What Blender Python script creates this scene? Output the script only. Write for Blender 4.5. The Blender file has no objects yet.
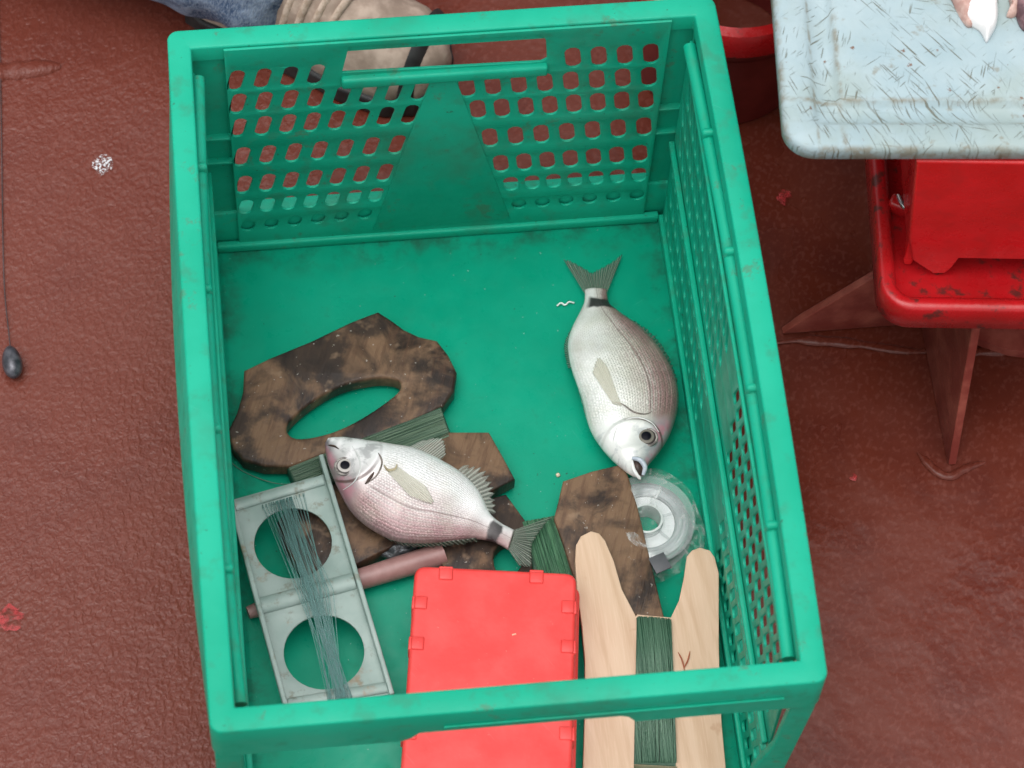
import bpy, bmesh, math, random
from mathutils import Vector, Matrix, noise
R_ = math.radians
random.seed(7)
sc = bpy.context.scene
col = sc.collection

# ------------------------------------------------------------------ camera
F = 3000.0
CP = Vector((-.1512, -.9965, 2.0679))
CM = Matrix.Rotation(-.1748, 3, 'Z') @ Matrix.Rotation(.4983, 3, 'X') @ Matrix.Rotation(.0792, 3, 'Z')
cd = bpy.data.cameras.new('camera'); cam = bpy.data.objects.new('camera', cd); col.objects.link(cam)
cam.matrix_world = Matrix.Translation(CP) @ CM.to_4x4()
cd.sensor_width = 36; cd.lens = F / 1024 * 36; cd.clip_start = .05; cd.clip_end = 200
cd.dof.use_dof = True; cd.dof.focus_distance = 2.25; cd.dof.aperture_fstop = 9
sc.camera = cam
# ------------------------------------------------------------------ light
SUN_EL, SUN_AZ = 79, 235          # azimuth measured clockwise from +Y (high, veiled by cloud)
w = bpy.data.worlds.new('World'); sc.world = w; w.use_nodes = True
nt = w.node_tree; bg = nt.nodes['Background']; sky = nt.nodes.new('ShaderNodeTexSky')
sky.sky_type = 'NISHITA'; sky.sun_disc = False; sky.sun_elevation = R_(SUN_EL); sky.sun_rotation = R_(SUN_AZ)
sky.dust_density = 4.0; sky.air_density = 1.2
hs = nt.nodes.new('ShaderNodeHueSaturation'); hs.inputs['Saturation'].default_value = .14
nt.links.new(sky.outputs[0], hs.inputs['Color']); nt.links.new(hs.outputs[0], bg.inputs[0])
bg.inputs[1].default_value = .15
sl = bpy.data.lights.new('sun', 'SUN'); sun = bpy.data.objects.new('sun', sl); col.objects.link(sun)
sl.energy = .85; sl.angle = R_(70); sl.color = (1, .97, .93)
az = R_(SUN_AZ); el = R_(SUN_EL)
sd = Vector((math.sin(az) * math.cos(el), math.cos(az) * math.cos(el), math.sin(el)))
sun.rotation_euler = sd.to_track_quat('Z', 'Y').to_euler(); sun.location = sd * 5
sc.view_settings.view_transform = 'Standard'; sc.view_settings.look = 'None'
sc.view_settings.gamma = 1; sc.view_settings.exposure = .43

# ------------------------------------------------------------------ helpers
def ray(px, py): return CM @ Vector(((px - 512) / F, -(py - 384) / F, -1))
def at(px, py, z=0.0):
    d = ray(px, py); return CP + d * ((z - CP.z) / d.z)
def aty(px, py, y):
    d = ray(px, py); return CP + d * ((y - CP.y) / d.y)
def tag(o, label=None, cat=None, group=None, kind=None):
    if label: o['label'] = label
    if cat: o['category'] = cat
    if group: o['group'] = group
    if kind: o['kind'] = kind
    return o
def empty(name, loc, label, cat, group=None):
    o = bpy.data.objects.new(name, None); col.objects.link(o); o.location = loc; o.empty_display_size = .02
    return tag(o, label, cat, group)
def link(name, me, mat, parent=None, smooth=True):
    me.name = name
    o = bpy.data.objects.new(name, me); col.objects.link(o)
    if mat is not None:
        me.materials.clear(); me.materials.append(mat)
    for p in me.polygons: p.use_smooth = smooth
    if parent:
        o.parent = parent; o.matrix_parent_inverse = Matrix.Translation(-parent.location)
        bpy.context.view_layer.update()
        o.matrix_parent_inverse = (Matrix.Translation(parent.location) if parent.parent is None else parent.matrix_world).inverted()
    return o
def from_bm(name, bm, mat, parent=None, smooth=True):
    bmesh.ops.recalc_face_normals(bm, faces=bm.faces)
    me = bpy.data.meshes.new(name); bm.to_mesh(me); bm.free()
    return link(name, me, mat, parent, smooth)
def sharp(o, deg=35):
    me = o.data
    bm = bmesh.new(); bm.from_mesh(me)
    for e in bm.edges:
        if len(e.link_faces) == 2 and e.calc_face_angle(0) > R_(deg): e.smooth = False
    bm.to_mesh(me); bm.free()
def cr(pts, n, closed=False):
    """Catmull-Rom resample"""
    P = [Vector(p) for p in pts]; out = []
    m = len(P) if closed else len(P) - 1
    for i in range(m):
        if closed: a, b, c, d = P[i - 1], P[i], P[(i + 1) % len(P)], P[(i + 2) % len(P)]
        else: a, b, c, d = P[max(i - 1, 0)], P[i], P[i + 1], P[min(i + 2, len(P) - 1)]
        for k in range(n):
            t = k / n
            out.append(.5 * ((2 * b) + (c - a) * t + (2 * a - 5 * b + 4 * c - d) * t * t + (3 * b - a - 3 * c + d) * t ** 3))
    if not closed: out.append(P[-1])
    return out
def resample(P, n):
    L = [0]
    for a, b in zip(P, P[1:]): L.append(L[-1] + (b - a).length)
    out = []; j = 0
    for i in range(n):
        s = L[-1] * i / (n - 1)
        while j < len(P) - 2 and L[j + 1] < s: j += 1
        t = (s - L[j]) / max(L[j + 1] - L[j], 1e-9)
        out.append(P[j].lerp(P[j + 1], min(max(t, 0), 1)))
    return out
def plate(outline, holes, thick, bev=0.001, res=1):
    """2D outline (list of xy) with holes -> mesh, z from 0 to thick, as a new mesh datablock"""
    cu = bpy.data.curves.new('c', 'CURVE'); cu.dimensions = '2D'; cu.fill_mode = 'BOTH'
    for loop in [outline] + holes:
        s = cu.splines.new('POLY'); s.points.add(len(loop) - 1)
        for p, q in zip(s.points, loop): p.co = (q[0], q[1], 0, 1)
        s.use_cyclic_u = True
    cu.extrude = max(thick / 2 - bev, 1e-5); cu.bevel_depth = bev; cu.bevel_resolution = res; cu.offset = -bev
    o = bpy.data.objects.new('c', cu); col.objects.link(o)
    dg = bpy.context.evaluated_depsgraph_get(); dg.update()
    me = bpy.data.meshes.new_from_object(o.evaluated_get(dg))
    bpy.data.objects.remove(o); bpy.data.curves.remove(cu)
    me.transform(Matrix.Translation((0, 0, thick / 2)))
    bm = bmesh.new(); bm.from_mesh(me); bmesh.ops.remove_doubles(bm, verts=bm.verts, dist=1e-6)
    bmesh.ops.recalc_face_normals(bm, faces=bm.faces); bm.to_mesh(me); bm.free()
    return me
def mplate(name, outline, holes, thick, mat, parent=None, M=None, bev=.001, res=1):
    me = plate(outline, holes, thick, bev, res)
    if M is not None: me.transform(M)
    o = link(name, me, mat, parent, False)
    for p in me.polygons: p.use_smooth = True
    sharp(o, 40)
    return o
def add_box(bm, c, s, M=None, bev=0.0):
    r = bmesh.ops.create_cube(bm, size=1)
    vs = r['verts']
    for v in vs: v.co = Vector((v.co.x * s[0], v.co.y * s[1], v.co.z * s[2]))
    if bev:
        es = list({e for v in vs for e in v.link_edges})
        rr = bmesh.ops.bevel(bm, geom=es, offset=bev, segments=2, affect='EDGES', profile=.5)
        vs = list({v for v in rr['verts']} | {v for v in vs if v.is_valid})
    for v in vs:
        if M is not None: v.co = M @ v.co
        v.co += Vector(c)
def box(name, c, s, mat, parent=None, M=None, bev=.001):
    bm = bmesh.new(); add_box(bm, c, s, M, bev); o = from_bm(name, bm, mat, parent); sharp(o, 50); return o
def add_tube(bm, pts, rad, seg=10, cap=True, flat=1.0):
    P = [Vector(p) for p in pts]; rings = []
    N = None
    for i, p in enumerate(P):
        t = (P[min(i + 1, len(P) - 1)] - P[max(i - 1, 0)]).normalized()
        if N is None:
            N = Vector((0, 0, 1)) if abs(t.z) < .9 else Vector((1, 0, 0))
        N = (N - t * N.dot(t)).normalized(); B = t.cross(N)
        r = rad[i] if isinstance(rad, (list, tuple)) else rad
        rings.append([bm.verts.new(p + (N * math.sin(a) * flat + B * math.cos(a)) * r) for a in [2 * math.pi * k / seg for k in range(seg)]])
    for a, b in zip(rings, rings[1:]):
        for k in range(seg): bm.faces.new((a[k], a[(k + 1) % seg], b[(k + 1) % seg], b[k]))
    if cap:
        bm.faces.new(rings[0][::-1]); bm.faces.new(rings[-1])
def tube(name, pts, rad, mat, parent=None, seg=10, flat=1.0):
    bm = bmesh.new(); add_tube(bm, pts, rad, seg, True, flat); o = from_bm(name, bm, mat, parent); sharp(o, 60); return o
def lathe(name, prof, c, mat, parent=None, seg=48, closed=False):
    bm = bmesh.new(); rings = []
    for r, z in prof:
        rings.append([bm.verts.new((c[0] + r * math.cos(2 * math.pi * k / seg), c[1] + r * math.sin(2 * math.pi * k / seg), c[2] + z)) for k in range(seg)])
    prs = list(zip(rings, rings[1:]))
    if closed: prs.append((rings[-1], rings[0]))
    for a, b in prs:
        for k in range(seg): bm.faces.new((a[k], a[(k + 1) % seg], b[(k + 1) % seg], b[k]))
    o = from_bm(name, bm, mat, parent); sharp(o, 40); return o

# ------------------------------------------------------------------ material kit
class NT:
    def __init__(s, name, rough=.5, base=(.5, .5, .5), spec=.5, metal=0.0):
        s.m = bpy.data.materials.new(name); s.m.use_nodes = True; s.t = s.m.node_tree
        s.b = s.t.nodes['Principled BSDF']
        s.b.inputs['Base Color'].default_value = (*base, 1); s.b.inputs['Roughness'].default_value = rough
        s.b.inputs['Specular IOR Level'].default_value = spec; s.b.inputs['Metallic'].default_value = metal
        s.co = s.t.nodes.new('ShaderNodeTexCoord')
    def n(s, ty, **k):
        x = s.t.nodes.new(ty)
        for a, b in k.items(): setattr(x, a, b)
        return x
    def L(s, a, b): s.t.links.new(a, b)
    def vec(s, scale=(1, 1, 1), src='Object', rot=(0, 0, 0), loc=(0, 0, 0)):
        m0 = s.n('ShaderNodeMapping'); s.L(s.co.outputs[src], m0.inputs[0]); m0.inputs['Rotation'].default_value = rot
        m = s.n('ShaderNodeMapping'); s.L(m0.outputs[0], m.inputs[0]); m.inputs['Scale'].default_value = scale
        m.inputs['Location'].default_value = loc
        return m.outputs[0]
    def noise(s, scale, detail=3, vec=None, rough=.55, dist=0):
        x = s.n('ShaderNodeTexNoise'); x.inputs['Scale'].default_value = scale; x.inputs['Detail'].default_value = detail
        x.inputs['Roughness'].default_value = rough; x.inputs['Distortion'].default_value = dist
        s.L(vec if vec is not None else s.co.outputs['Object'], x.inputs[0]); return x.outputs['Fac']
    def voro(s, scale, vec=None, feat='F1', rnd=1.0):
        x = s.n('ShaderNodeTexVoronoi'); x.feature = feat; x.inputs['Scale'].default_value = scale
        x.inputs['Randomness'].default_value = rnd
        s.L(vec if vec is not None else s.co.outputs['Object'], x.inputs[0]); return x.outputs['Distance']
    def ramp(s, fac, a, b, lo=0.0, hi=1.0):
        x = s.n('ShaderNodeMapRange'); x.interpolation_type = 'SMOOTHSTEP'
        s.L(fac, x.inputs[0]); x.inputs[1].default_value = a; x.inputs[2].default_value = b
        x.inputs[3].default_value = lo; x.inputs[4].default_value = hi; return x.outputs[0]
    def math(s, op, a, b=None, c=None):
        x = s.n('ShaderNodeMath'); x.operation = op
        for i, v in enumerate((a, b, c)):
            if v is None: continue
            if isinstance(v, (int, float)): x.inputs[i].default_value = v
            else: s.L(v, x.inputs[i])
        return x.outputs[0]
    def mix(s, fac, a, b, mode='MIX'):
        x = s.n('ShaderNodeMix'); x.data_type = 'RGBA'; x.blend_type = mode
        if isinstance(fac, (int, float)): x.inputs[0].default_value = fac
        else: s.L(fac, x.inputs[0])
        for i, v in ((6, a), (7, b)):
            if isinstance(v, tuple): x.inputs[i].default_value = (*v, 1)
            else: s.L(v, x.inputs[i])
        return x.outputs[2]
    def col(s, c): s.L(c, s.b.inputs['Base Color']); return s
    def rough(s, f): s.L(f, s.b.inputs['Roughness']); return s
    def bump(s, h, strength=.3, dist=.001, chain=None):
        x = s.n('ShaderNodeBump'); x.inputs['Strength'].default_value = strength; x.inputs['Distance'].default_value = dist
        s.L(h, x.inputs['Height'])
        if chain is not None: s.L(chain, x.inputs['Normal'])
        s.L(x.outputs[0], s.b.inputs['Normal']); return x.outputs[0]
    def xyz(s, src='Object'):
        x = s.n('ShaderNodeSeparateXYZ'); s.L(s.co.outputs[src], x.inputs[0]); return x.outputs

def m_deck():
    k = NT('deck_paint', .3, spec=.27)
    X = k.xyz()
    left = k.ramp(X[0], .02, -.16)                                   # the non-skid half of the deck
    big = k.noise(2.3, 4); blot = k.noise(14, 4)
    c = k.mix(k.ramp(big, .35, .65), (.108, .0195, .0100), (.134, .029, .0170))
    c = k.mix(k.ramp(blot, .45, .72, 0, .5), c, (.075, .015, .011))
    c = k.mix(k.ramp(left, 0, 1, 0, .45), c, (.158, .042, .029))
    v = k.vec((1, .72, 1), rot=(0, 0, .5))
    p1 = k.noise(290, 1.5, v, .5, .25); p2 = k.noise(520, 2, v)
    sp = k.noise(900, 2); c = k.mix(k.ramp(sp, .70, .76, 0, .25), c, (.26, .12, .09))
    c = k.mix(k.ramp(p1, .5, .68, 0, .35), c, (.185, .058, .043))  # pinkish sheen on the pebble crests, put into the paint colour
    k.col(c)
    h = k.math('ADD', k.math('MULTIPLY', k.ramp(p1, .25, .80), k.ramp(left, 0, 1, .10, 1)), k.math('MULTIPLY', p2, .12))
    n1 = k.bump(k.math('ADD', k.noise(22, 3), k.math('MULTIPLY', k.noise(60, 2), .35)), .35, .006)
    k.bump(h, .5, .0010, n1)
    wet = k.math('MULTIPLY', k.ramp(k.noise(7, 4, None, .6), .42, .60), k.math('SUBTRACT', 1.0, left)); k.rough(k.math('SUBTRACT', k.ramp(k.noise(9, 3), .35, .65, .27, .40), k.math('MULTIPLY', wet, .09)))
    return k.m
def m_green(dark=1.0):
    k = NT('green_plastic', .42, spec=.22)
    n1 = k.noise(9, 4); n2 = k.noise(60, 4); n3 = k.noise(260, 2)
    c = k.mix(k.ramp(n1, .35, .65), (.003 * dark, .335 * dark, .205 * dark), (.010 * dark, .390 * dark, .248 * dark))
    c = k.mix(k.ramp(n2, .53, .72, 0, .6), c, (.03, .24, .145))
    c = k.mix(k.ramp(k.noise(34, 6, None, .75), .60, .68, 0, .5), c, (.09, .13, .075))
    c = k.mix(k.ramp(n3, .70, .77, 0, .65), c, (.03, .07, .04))
    scr = k.noise(1, 2, k.vec((30, 900, 200), rot=(0, 0, .6))); c = k.mix(k.ramp(scr, .70, .78, 0, .25), c, (.10, .55, .38))
    drt = k.noise(5.5, 5, None, .65); c = k.mix(k.ramp(drt, .54, .72, 0, .5), c, (.05, .15, .09))
    k.col(c); k.rough(k.ramp(n2, .3, .7, .36, .55)); k.bump(k.math('ADD', n3, k.math('MULTIPLY', n2, 2)), .12, .0006)
    return k.m
def m_floor():
    k = NT('green_floor_plastic', .38, spec=.2)
    n1 = k.noise(12, 5); n2 = k.noise(55, 4, None, .6); n3 = k.noise(210, 2)
    c = k.mix(k.ramp(n1, .3, .7), (.002, .275, .165), (.004, .320, .196))  # base green lowered: shade inside the crate put into the colour
    c = k.mix(k.ramp(n2, .60, .74, 0, .45), c, (.012, .21, .12))
    c = k.mix(k.ramp(n3, .725, .76, 0, .8), c, (.03, .06, .035))
    c = k.mix(k.ramp(k.noise(330, 1, k.vec((1, 1, 1), loc=(3, 1, 0))), .76, .79, 0, .6), c, (.3, .5, .4))
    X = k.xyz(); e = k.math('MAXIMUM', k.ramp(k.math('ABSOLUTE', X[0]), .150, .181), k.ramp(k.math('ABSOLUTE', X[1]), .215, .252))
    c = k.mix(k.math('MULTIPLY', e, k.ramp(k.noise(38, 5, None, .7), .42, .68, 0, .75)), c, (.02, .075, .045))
    sc1 = k.noise(1, 2, k.vec((22, 700, 40), rot=(0, 0, 1.1))); sc2 = k.noise(1, 2, k.vec((30, 800, 40), rot=(0, 0, -.5)))
    c = k.mix(k.ramp(k.math('MAXIMUM', sc1, sc2), .70, .78, 0, .35), c, (.07, .42, .30))
    k.col(c); k.rough(k.ramp(n2, .3, .7, .25, .5)); k.bump(n2, .25, .0012)
    return k.m
def m_redbox():
    k = NT('red_box_plastic', .45)
    n = k.noise(40, 4); n2 = k.noise(300, 2)
    c = k.mix(k.ramp(n, .3, .7), (.72, .040, .036), (.80, .066, .060))
    c = k.mix(k.ramp(n2, .72, .78, 0, .4), c, (.9, .3, .26))
    scr = k.noise(1, 2, k.vec((25, 500, 1), rot=(0, 0, 1.0))); c = k.mix(k.ramp(scr, .68, .76, 0, .3), c, (.85, .16, .15))
    k.col(c); k.bump(k.math('ADD', n2, k.math('MULTIPLY', n, 3)), .15, .0007); return k.m
def m_redpaint(name, wear=.5, base=(.50, .010, .012)):
    k = NT(name, .28)
    n = k.noise(18, 4); n2 = k.noise(55, 5, None, .65)
    c = k.mix(k.ramp(n, .3, .7), base, (base[0] * .78, .008, .009))
    c = k.mix(k.ramp(n2, .55, .66, 0, wear), c, (.06, .018, .014))
    k.col(c); k.bump(k.math('ADD', k.noise(30, 3), k.math('MULTIPLY', n2, .4)), .35, .003); k.rough(k.ramp(n2, .3, .7, .2, .42)); return k.m
def m_brownpaint():
    k = NT('brown_bracket_paint', .35); n = k.noise(35, 5, None, .6)
    k.col(k.mix(k.ramp(n, .4, .7), (.20, .035, .026), (.33, .085, .06))); k.bump(n, .5, .003); return k.m
def m_blue():
    k = NT('pale_blue_board', .5)
    n = k.noise(16, 5, None, .6); n2 = k.noise(70, 5, None, .65)
    c = k.mix(k.ramp(n, .3, .7), (.29, .395, .43), (.37, .465, .49))
    c = k.mix(k.ramp(k.noise(9, 5, None, .65), .44, .62, 0, .55), c, (.27, .335, .30))
    c = k.mix(k.ramp(n2, .60, .70, 0, .55), c, (.20, .17, .105))
    c = k.mix(k.ramp(k.noise(120, 3, None, .6), .68, .73, 0, .9), c, (.16, .07, .035))
    tot = None
    for i, (rot, sx, th) in enumerate([(.95, 900, .665), (1.25, 1200, .665), (.25, 1000, .69), (1.9, 900, .68), (-.6, 1100, .69), (2.5, 800, .69)]):
        s = k.ramp(k.noise(1, 1.5, k.vec((28 + 7 * i, sx * .62, 40), rot=(0, 0, rot), loc=(i, i * 3, 0)), .5), th - .03, th)
        msk = k.ramp(k.noise(11 + 3 * i, 2, k.vec((1, 1, 1), loc=(i * 2.0, 0, 0))), .48, .64)
        s = k.math('MULTIPLY', s, msk)
        tot = s if tot is None else k.math('MAXIMUM', tot, s)
    c = k.mix(k.math('MULTIPLY', tot, .85), c, (.10, .10, .065))
    X = k.xyz()
    gr = None
    for ins, wd in ((.0415, .0022), (.0235, .0012), (.0005, .003)):
        for (ox, oy, nx, ny) in ((BC[0], BC[1], BEX[0], BEX[1]), (BC[0], BC[1], -BEX[1], BEX[0])):
            dd = k.math('ADD', k.math('MULTIPLY', X[0], nx), k.math('MULTIPLY', X[1], ny)); dd = k.math('ABSOLUTE', k.math('SUBTRACT', dd, ox * nx + oy * ny + ins))
            l_ = k.ramp(dd, wd * 1.5, wd * .1); gr = l_ if gr is None else k.math('MAXIMUM', gr, l_)
    c = k.mix(k.math('MULTIPLY', gr, k.ramp(k.noise(75, 4, None, .65), .42, .64, .05, .7)), c, (.18, .15, .09))
    k.col(c); k.bump(k.math('ADD', k.math('MULTIPLY', tot, -1), n2), .5, .0008); return k.m
def m_oldwood():
    k = NT('stained_wood', .55, spec=.3)
    n = k.noise(26, 5, None, .62, .6); g = k.noise(1, 4, k.vec((260, 30, 30), rot=(0, 0, .35)), .6)
    c = k.mix(k.ramp(n, .38, .62), (.024, .015, .012), (.185, .108, .062))
    c = k.mix(k.ramp(g, .45, .7, 0, .6), c, (.085, .042, .025))
    c = k.mix(k.ramp(k.noise(15, 5, k.vec((1, 1, 1), loc=(4, 2, 0)), .65), .47, .60, 0, .85), c, (.022, .015, .013))
    c = k.mix(k.ramp(k.noise(330, 2), .70, .75, 0, .55), c, (.45, .42, .38))
    c = k.mix(k.ramp(k.noise(45, 3, k.vec((1, 1, 1), loc=(9, 2, 0))), .62, .72, 0, .5), c, (.30, .195, .125))
    k.col(c); k.rough(k.ramp(n, .3, .7, .32, .6)); k.bump(k.math('ADD', g, n), .5, .0016); return k.m
def m_ply():
    k = NT('pale_plywood', .55)
    g = k.noise(1, 3, k.vec((95, 8, 8), rot=(0, 0, -.12)), .5, .7); f = k.noise(1, 3, k.vec((900, 40, 40)), .6)
    c = k.mix(k.ramp(g, .35, .68), (.62, .435, .30), (.53, .35, .225))
    c = k.mix(k.ramp(f, .45, .75, 0, .35), c, (.70, .53, .385))
    c = k.mix(k.ramp(k.noise(60, 3), .66, .76, 0, .35), c, (.36, .17, .08))
    k.col(c); k.bump(f, .15, .0005); return k.m
def m_plyedge():
    k = NT('plywood_edge', .6); X = k.xyz()
    l = k.math('SINE', k.math('MULTIPLY', X[2], 2600.0)); k.col(k.mix(k.ramp(l, -.2, .3), (.70, .56, .40), (.35, .20, .11))); return k.m
def m_line(name, a, b, rot, rough=.3):
    k = NT(name, rough)
    f = k.noise(1, 2, k.vec((1400, 14, 14), rot=(0, 0, rot)), .6)
    k.col(k.mix(k.ramp(f, .35, .65), a, b)); k.bump(f, .9, .0008); return k.m
def m_alu():
    k = NT('worn_grey_green_metal', .48, metal=.1)
    n = k.noise(30, 4); n2 = k.noise(75, 5, None, .65)
    c = k.mix(k.ramp(n, .3, .7), (.25, .335, .305), (.35, .425, .395))
    c = k.mix(k.ramp(n2, .56, .68, 0, .6), c, (.17, .15, .10))
    c = k.mix(k.ramp(k.noise(20, 5, k.vec((1, 1, 1), loc=(3, 3, 3)), .7), .60, .70, 0, .6), c, (.30, .18, .09))
    k.col(c); k.bump(n2, .3, .0006); return k.m
def m_simple(name, a, b, scale=40, rough=.5, metal=0., bump=.2, dist=.0008, spec=.5):
    k = NT(name, rough, metal=metal, spec=spec); n = k.noise(scale, 4, None, .6)
    k.col(k.mix(k.ramp(n, .35, .65), a, b)); k.bump(n, bump, dist); return k.m
def m_denim():
    k = NT('denim', .85, spec=.2)
    n = k.noise(28, 5, None, .65); tw = k.noise(1, 2, k.vec((1300, 160, 300), rot=(0, 0, .7)))
    c = k.mix(k.ramp(n, .38, .64), (.045, .08, .155), (.25, .32, .44)); c = k.mix(k.ramp(tw, .4, .65, 0, .5), c, (.33, .39, .48))
    k.col(c); k.bump(k.math('ADD', n, k.math('MULTIPLY', tw, .2)), .8, .004); return k.m

BP0, BP1 = at(860, 157.5, .336), at(1024, 157.5, .336); BEX = (BP1 - BP0).to_2d().normalized(); BC = at(785.5, 149.5, .350).to_2d()
GREEN = m_green(); GREEN_SHADE = m_green(.93); FLOOR = m_floor(); DECK = m_deck(); REDBOX = m_redbox(); OLD = m_oldwood(); PLY = m_ply(); ALU = m_alu()  # inner walls use a darker green copy, their shade put into the colour
PLYE = m_plyedge(); BLUE = m_blue(); REDP = m_redpaint('red_gloss_paint', .10, (.66, .012, .016)); REDT = m_redpaint('red_worn_paint', .85, (.46, .008, .012)); BROWN = m_brownpaint()
DARKRUB = m_simple('black_rubber', (.012, .012, .013), (.03, .03, .03), 60, .6)

# ------------------------------------------------------------------ deck
DZ = -.012
bm = bmesh.new()
xs = [-40, -6, -1.2] + [-.8 + .02 * i for i in range(91)] + [1.4, 6, 40]; ys = [-40, -6, -1.2] + [-.7 + .02 * i for i in range(101)] + [1.7, 6, 40]
g = []
for y in ys:
    row = []
    for x in xs:
        z = DZ
        if abs(x) < 1.3 and -1 < y < 1.6:
            d = noise.noise(Vector((x * 5, y * 5, 0))) * .0022
            inside = min(1, max(0, max(abs(x) - .19, abs(y) - .26) / .06))
            z += d * inside - .0008
        row.append(bm.verts.new((x, y, z)))
    g.append(row)
for a, b in zip(g, g[1:]):
    for i in range(len(xs) - 1): bm.faces.new((a[i], a[i + 1], b[i + 1], b[i]))
deck = from_bm('deck', bm, DECK); tag(deck, kind='structure')

def bead(pxs, r, parent, mat, wob=.35):
    P = resample(cr([at(px, py, DZ) for px, py in pxs], 8), 40); rr = [r * (1 + wob * noise.noise(p * 90)) * (.3 + .7 * min(1, 4 * min(i, 39 - i) / 39)) for i, p in enumerate(P)]
    return tube('weld_bead', P, rr, mat, parent, 10, .45)
bead([(-20, 74), (20, 70), (60, 66)], .009, deck, DECK)
# paint specks that sit on the deck
def speck(px, py, r, mat, label, cat='paint spot'):
    c = at(px, py, DZ); bm = bmesh.new(); n = 22
    vs = [bm.verts.new((c.x + r * (1 + .45 * noise.noise(Vector((px + 3 * math.cos(a), 3 * math.sin(a), 0)))) * math.cos(a), c.y + r * 1.1 * (1 + .45 * noise.noise(Vector((px + 3 * math.cos(a), 3 * math.sin(a), 5)))) * math.sin(a), DZ + .0014)) for a in [2 * math.pi * k / n for k in range(n)]]
    t = bm.verts.new((c.x, c.y, DZ + .0024))
    for i in range(n): bm.faces.new((vs[i], vs[(i + 1) % n], t))
    tag(from_bm('paint_spot', bm, mat), label, cat)
k = NT('spatter_white', .6, (.8, .82, .85)); tr = k.n('ShaderNodeBsdfTransparent'); mx = k.n('ShaderNodeMixShader')
k.L(k.ramp(k.noise(520, 3), .44, .62, 0, .8), mx.inputs[0]); k.L(tr.outputs[0], mx.inputs[1]); k.L(k.b.outputs[0], mx.inputs[2]); k.L(mx.outputs[0], k.t.nodes['Material Output'].inputs[0])
speck(103, 165, .0085, k.m, 'white paint spatter on the brown deck left of the crate')
k = NT('spatter_red', .4, (.5, .03, .035)); tr = k.n('ShaderNodeBsdfTransparent'); mx = k.n('ShaderNodeMixShader')
k.L(k.ramp(k.noise(160, 4), .36, .62, 0, .6), mx.inputs[0]); k.L(tr.outputs[0], mx.inputs[1]); k.L(k.b.outputs[0], mx.inputs[2]); k.L(mx.outputs[0], k.t.nodes['Material Output'].inputs[0])
speck(11, 619, .010, k.m, 'red paint smudge on the deck at the lower left')
speck(784, 198, .0065, k.m, 'faint red paint drip on the shaded deck under the board')
speck(853, 478, .003, k.m, 'tiny red paint drop on the deck right of the crate')

# ------------------------------------------------------------------ crate
W2, L2, H = .200, .27245, .2773
crate = empty('plastic_crate', (0, 0, DZ), 'green perforated plastic crate holding two fish and fishing gear', 'crate')
# rim
def rr_pts(hx, hy, r, n=70, nc=6):
    """rounded rectangle, counterclockwise from the (+x,-y) side; returns xy + side id"""
    out = []
    cs = [((hx - r), -(hy - r), -90), ((hx - r), (hy - r), 0), (-(hx - r), (hy - r), 90), (-(hx - r), -(hy - r), 180)]
    for i, (cx, cy, a0) in enumerate(cs):
        for j in range(nc + 1):
            a = R_(a0 + 90 * j / nc); out.append((cx + r * math.cos(a), cy + r * math.sin(a)))
        nx, ny, b0 = cs[(i + 1) % 4]
        p = out[-1]; q = (nx + r * math.cos(R_(b0)), ny + r * math.sin(R_(b0)))
        for j in range(1, n): out.append((p[0] + (q[0] - p[0]) * j / n, p[1] + (q[1] - p[1]) * j / n))
    return out
RW, RH = .0168, .041
prof = [(.0045, -RH), (.0045, -.006), (.0, -RH)]
prof = [(0, -RH), (0, -.022), (0, -.0016), (.0005, -.0004), (.0016, 0), (RW - .0018, 0), (RW - .0005, -.0004), (RW, -.0016), (RW, -.016), (RW - .002, -.016), (RW - .0025, -.003), (.0025, -.003), (.0025, -RH)]
xa = aty(408, 745, -L2).x; xb = aty(634, 725, -L2).x
def side_bow(x, y): return (1 - min(1, abs(y) / L2) ** 2)
bm = bmesh.new(); loops = []
for d, z in prof:
    lp = []
    for (x, y) in rr_pts(W2 - d, L2 - d, max(.008 - d, .001)):
        zz = H + z
        if z <= -RH + 1e-6 and y < -L2 + .006:
            t = min(max((x - xa) / .006, 0), 1) * min(max((xb - x) / .006, 0), 1); zz += .0115 * t
        if z <= -RH + 1e-6 and y > L2 - .006:
            t = min(max((x + .10) / .006, 0), 1) * min(max((.10 - x) / .006, 0), 1); zz += .020 * t
        bw = side_bow(x, y)
        if x < -W2 + .03: x -= bw * (.001 + (.0085 * min(1, -z / RH) if d < .004 else 0))
        if x > W2 - .03: x += bw * .0035
        lp.append(bm.verts.new((x, y, zz)))
    loops.append(lp)
for a, b in zip(loops, loops[1:] + loops[:1]):
    for i in range(len(a)): bm.faces.new((a[i], a[(i + 1) % len(a)], b[(i + 1) % len(a)], b[i]))
rim = from_bm('rim', bm, GREEN, crate); sharp(rim, 55)
# raised seam along the near rim face
box('handle_ridge', ((xa + .02 + W2) / 2 - .012, -L2 - .0008, H - .0205), (W2 - xa - .05, .0016, .0012), GREEN, crate, None, .0005)
# floor tray (solid sheet with a raised border and a stepped outer base)
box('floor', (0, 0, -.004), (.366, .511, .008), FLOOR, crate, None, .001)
bm = bmesh.new()
for (c, s) in [((0, .2622, .0185), (.396, .012, .060)), ((0, -.2622, .010), (.396, .012, .043)), ((.1905, 0, .010), (.012, .5125, .043)), ((-.1905, 0, .010), (.012, .5125, .043))]:
    add_box(bm, c, s, None, .0015)
o = from_bm('base_band', bm, GREEN, crate); sharp(o, 50)

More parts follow.
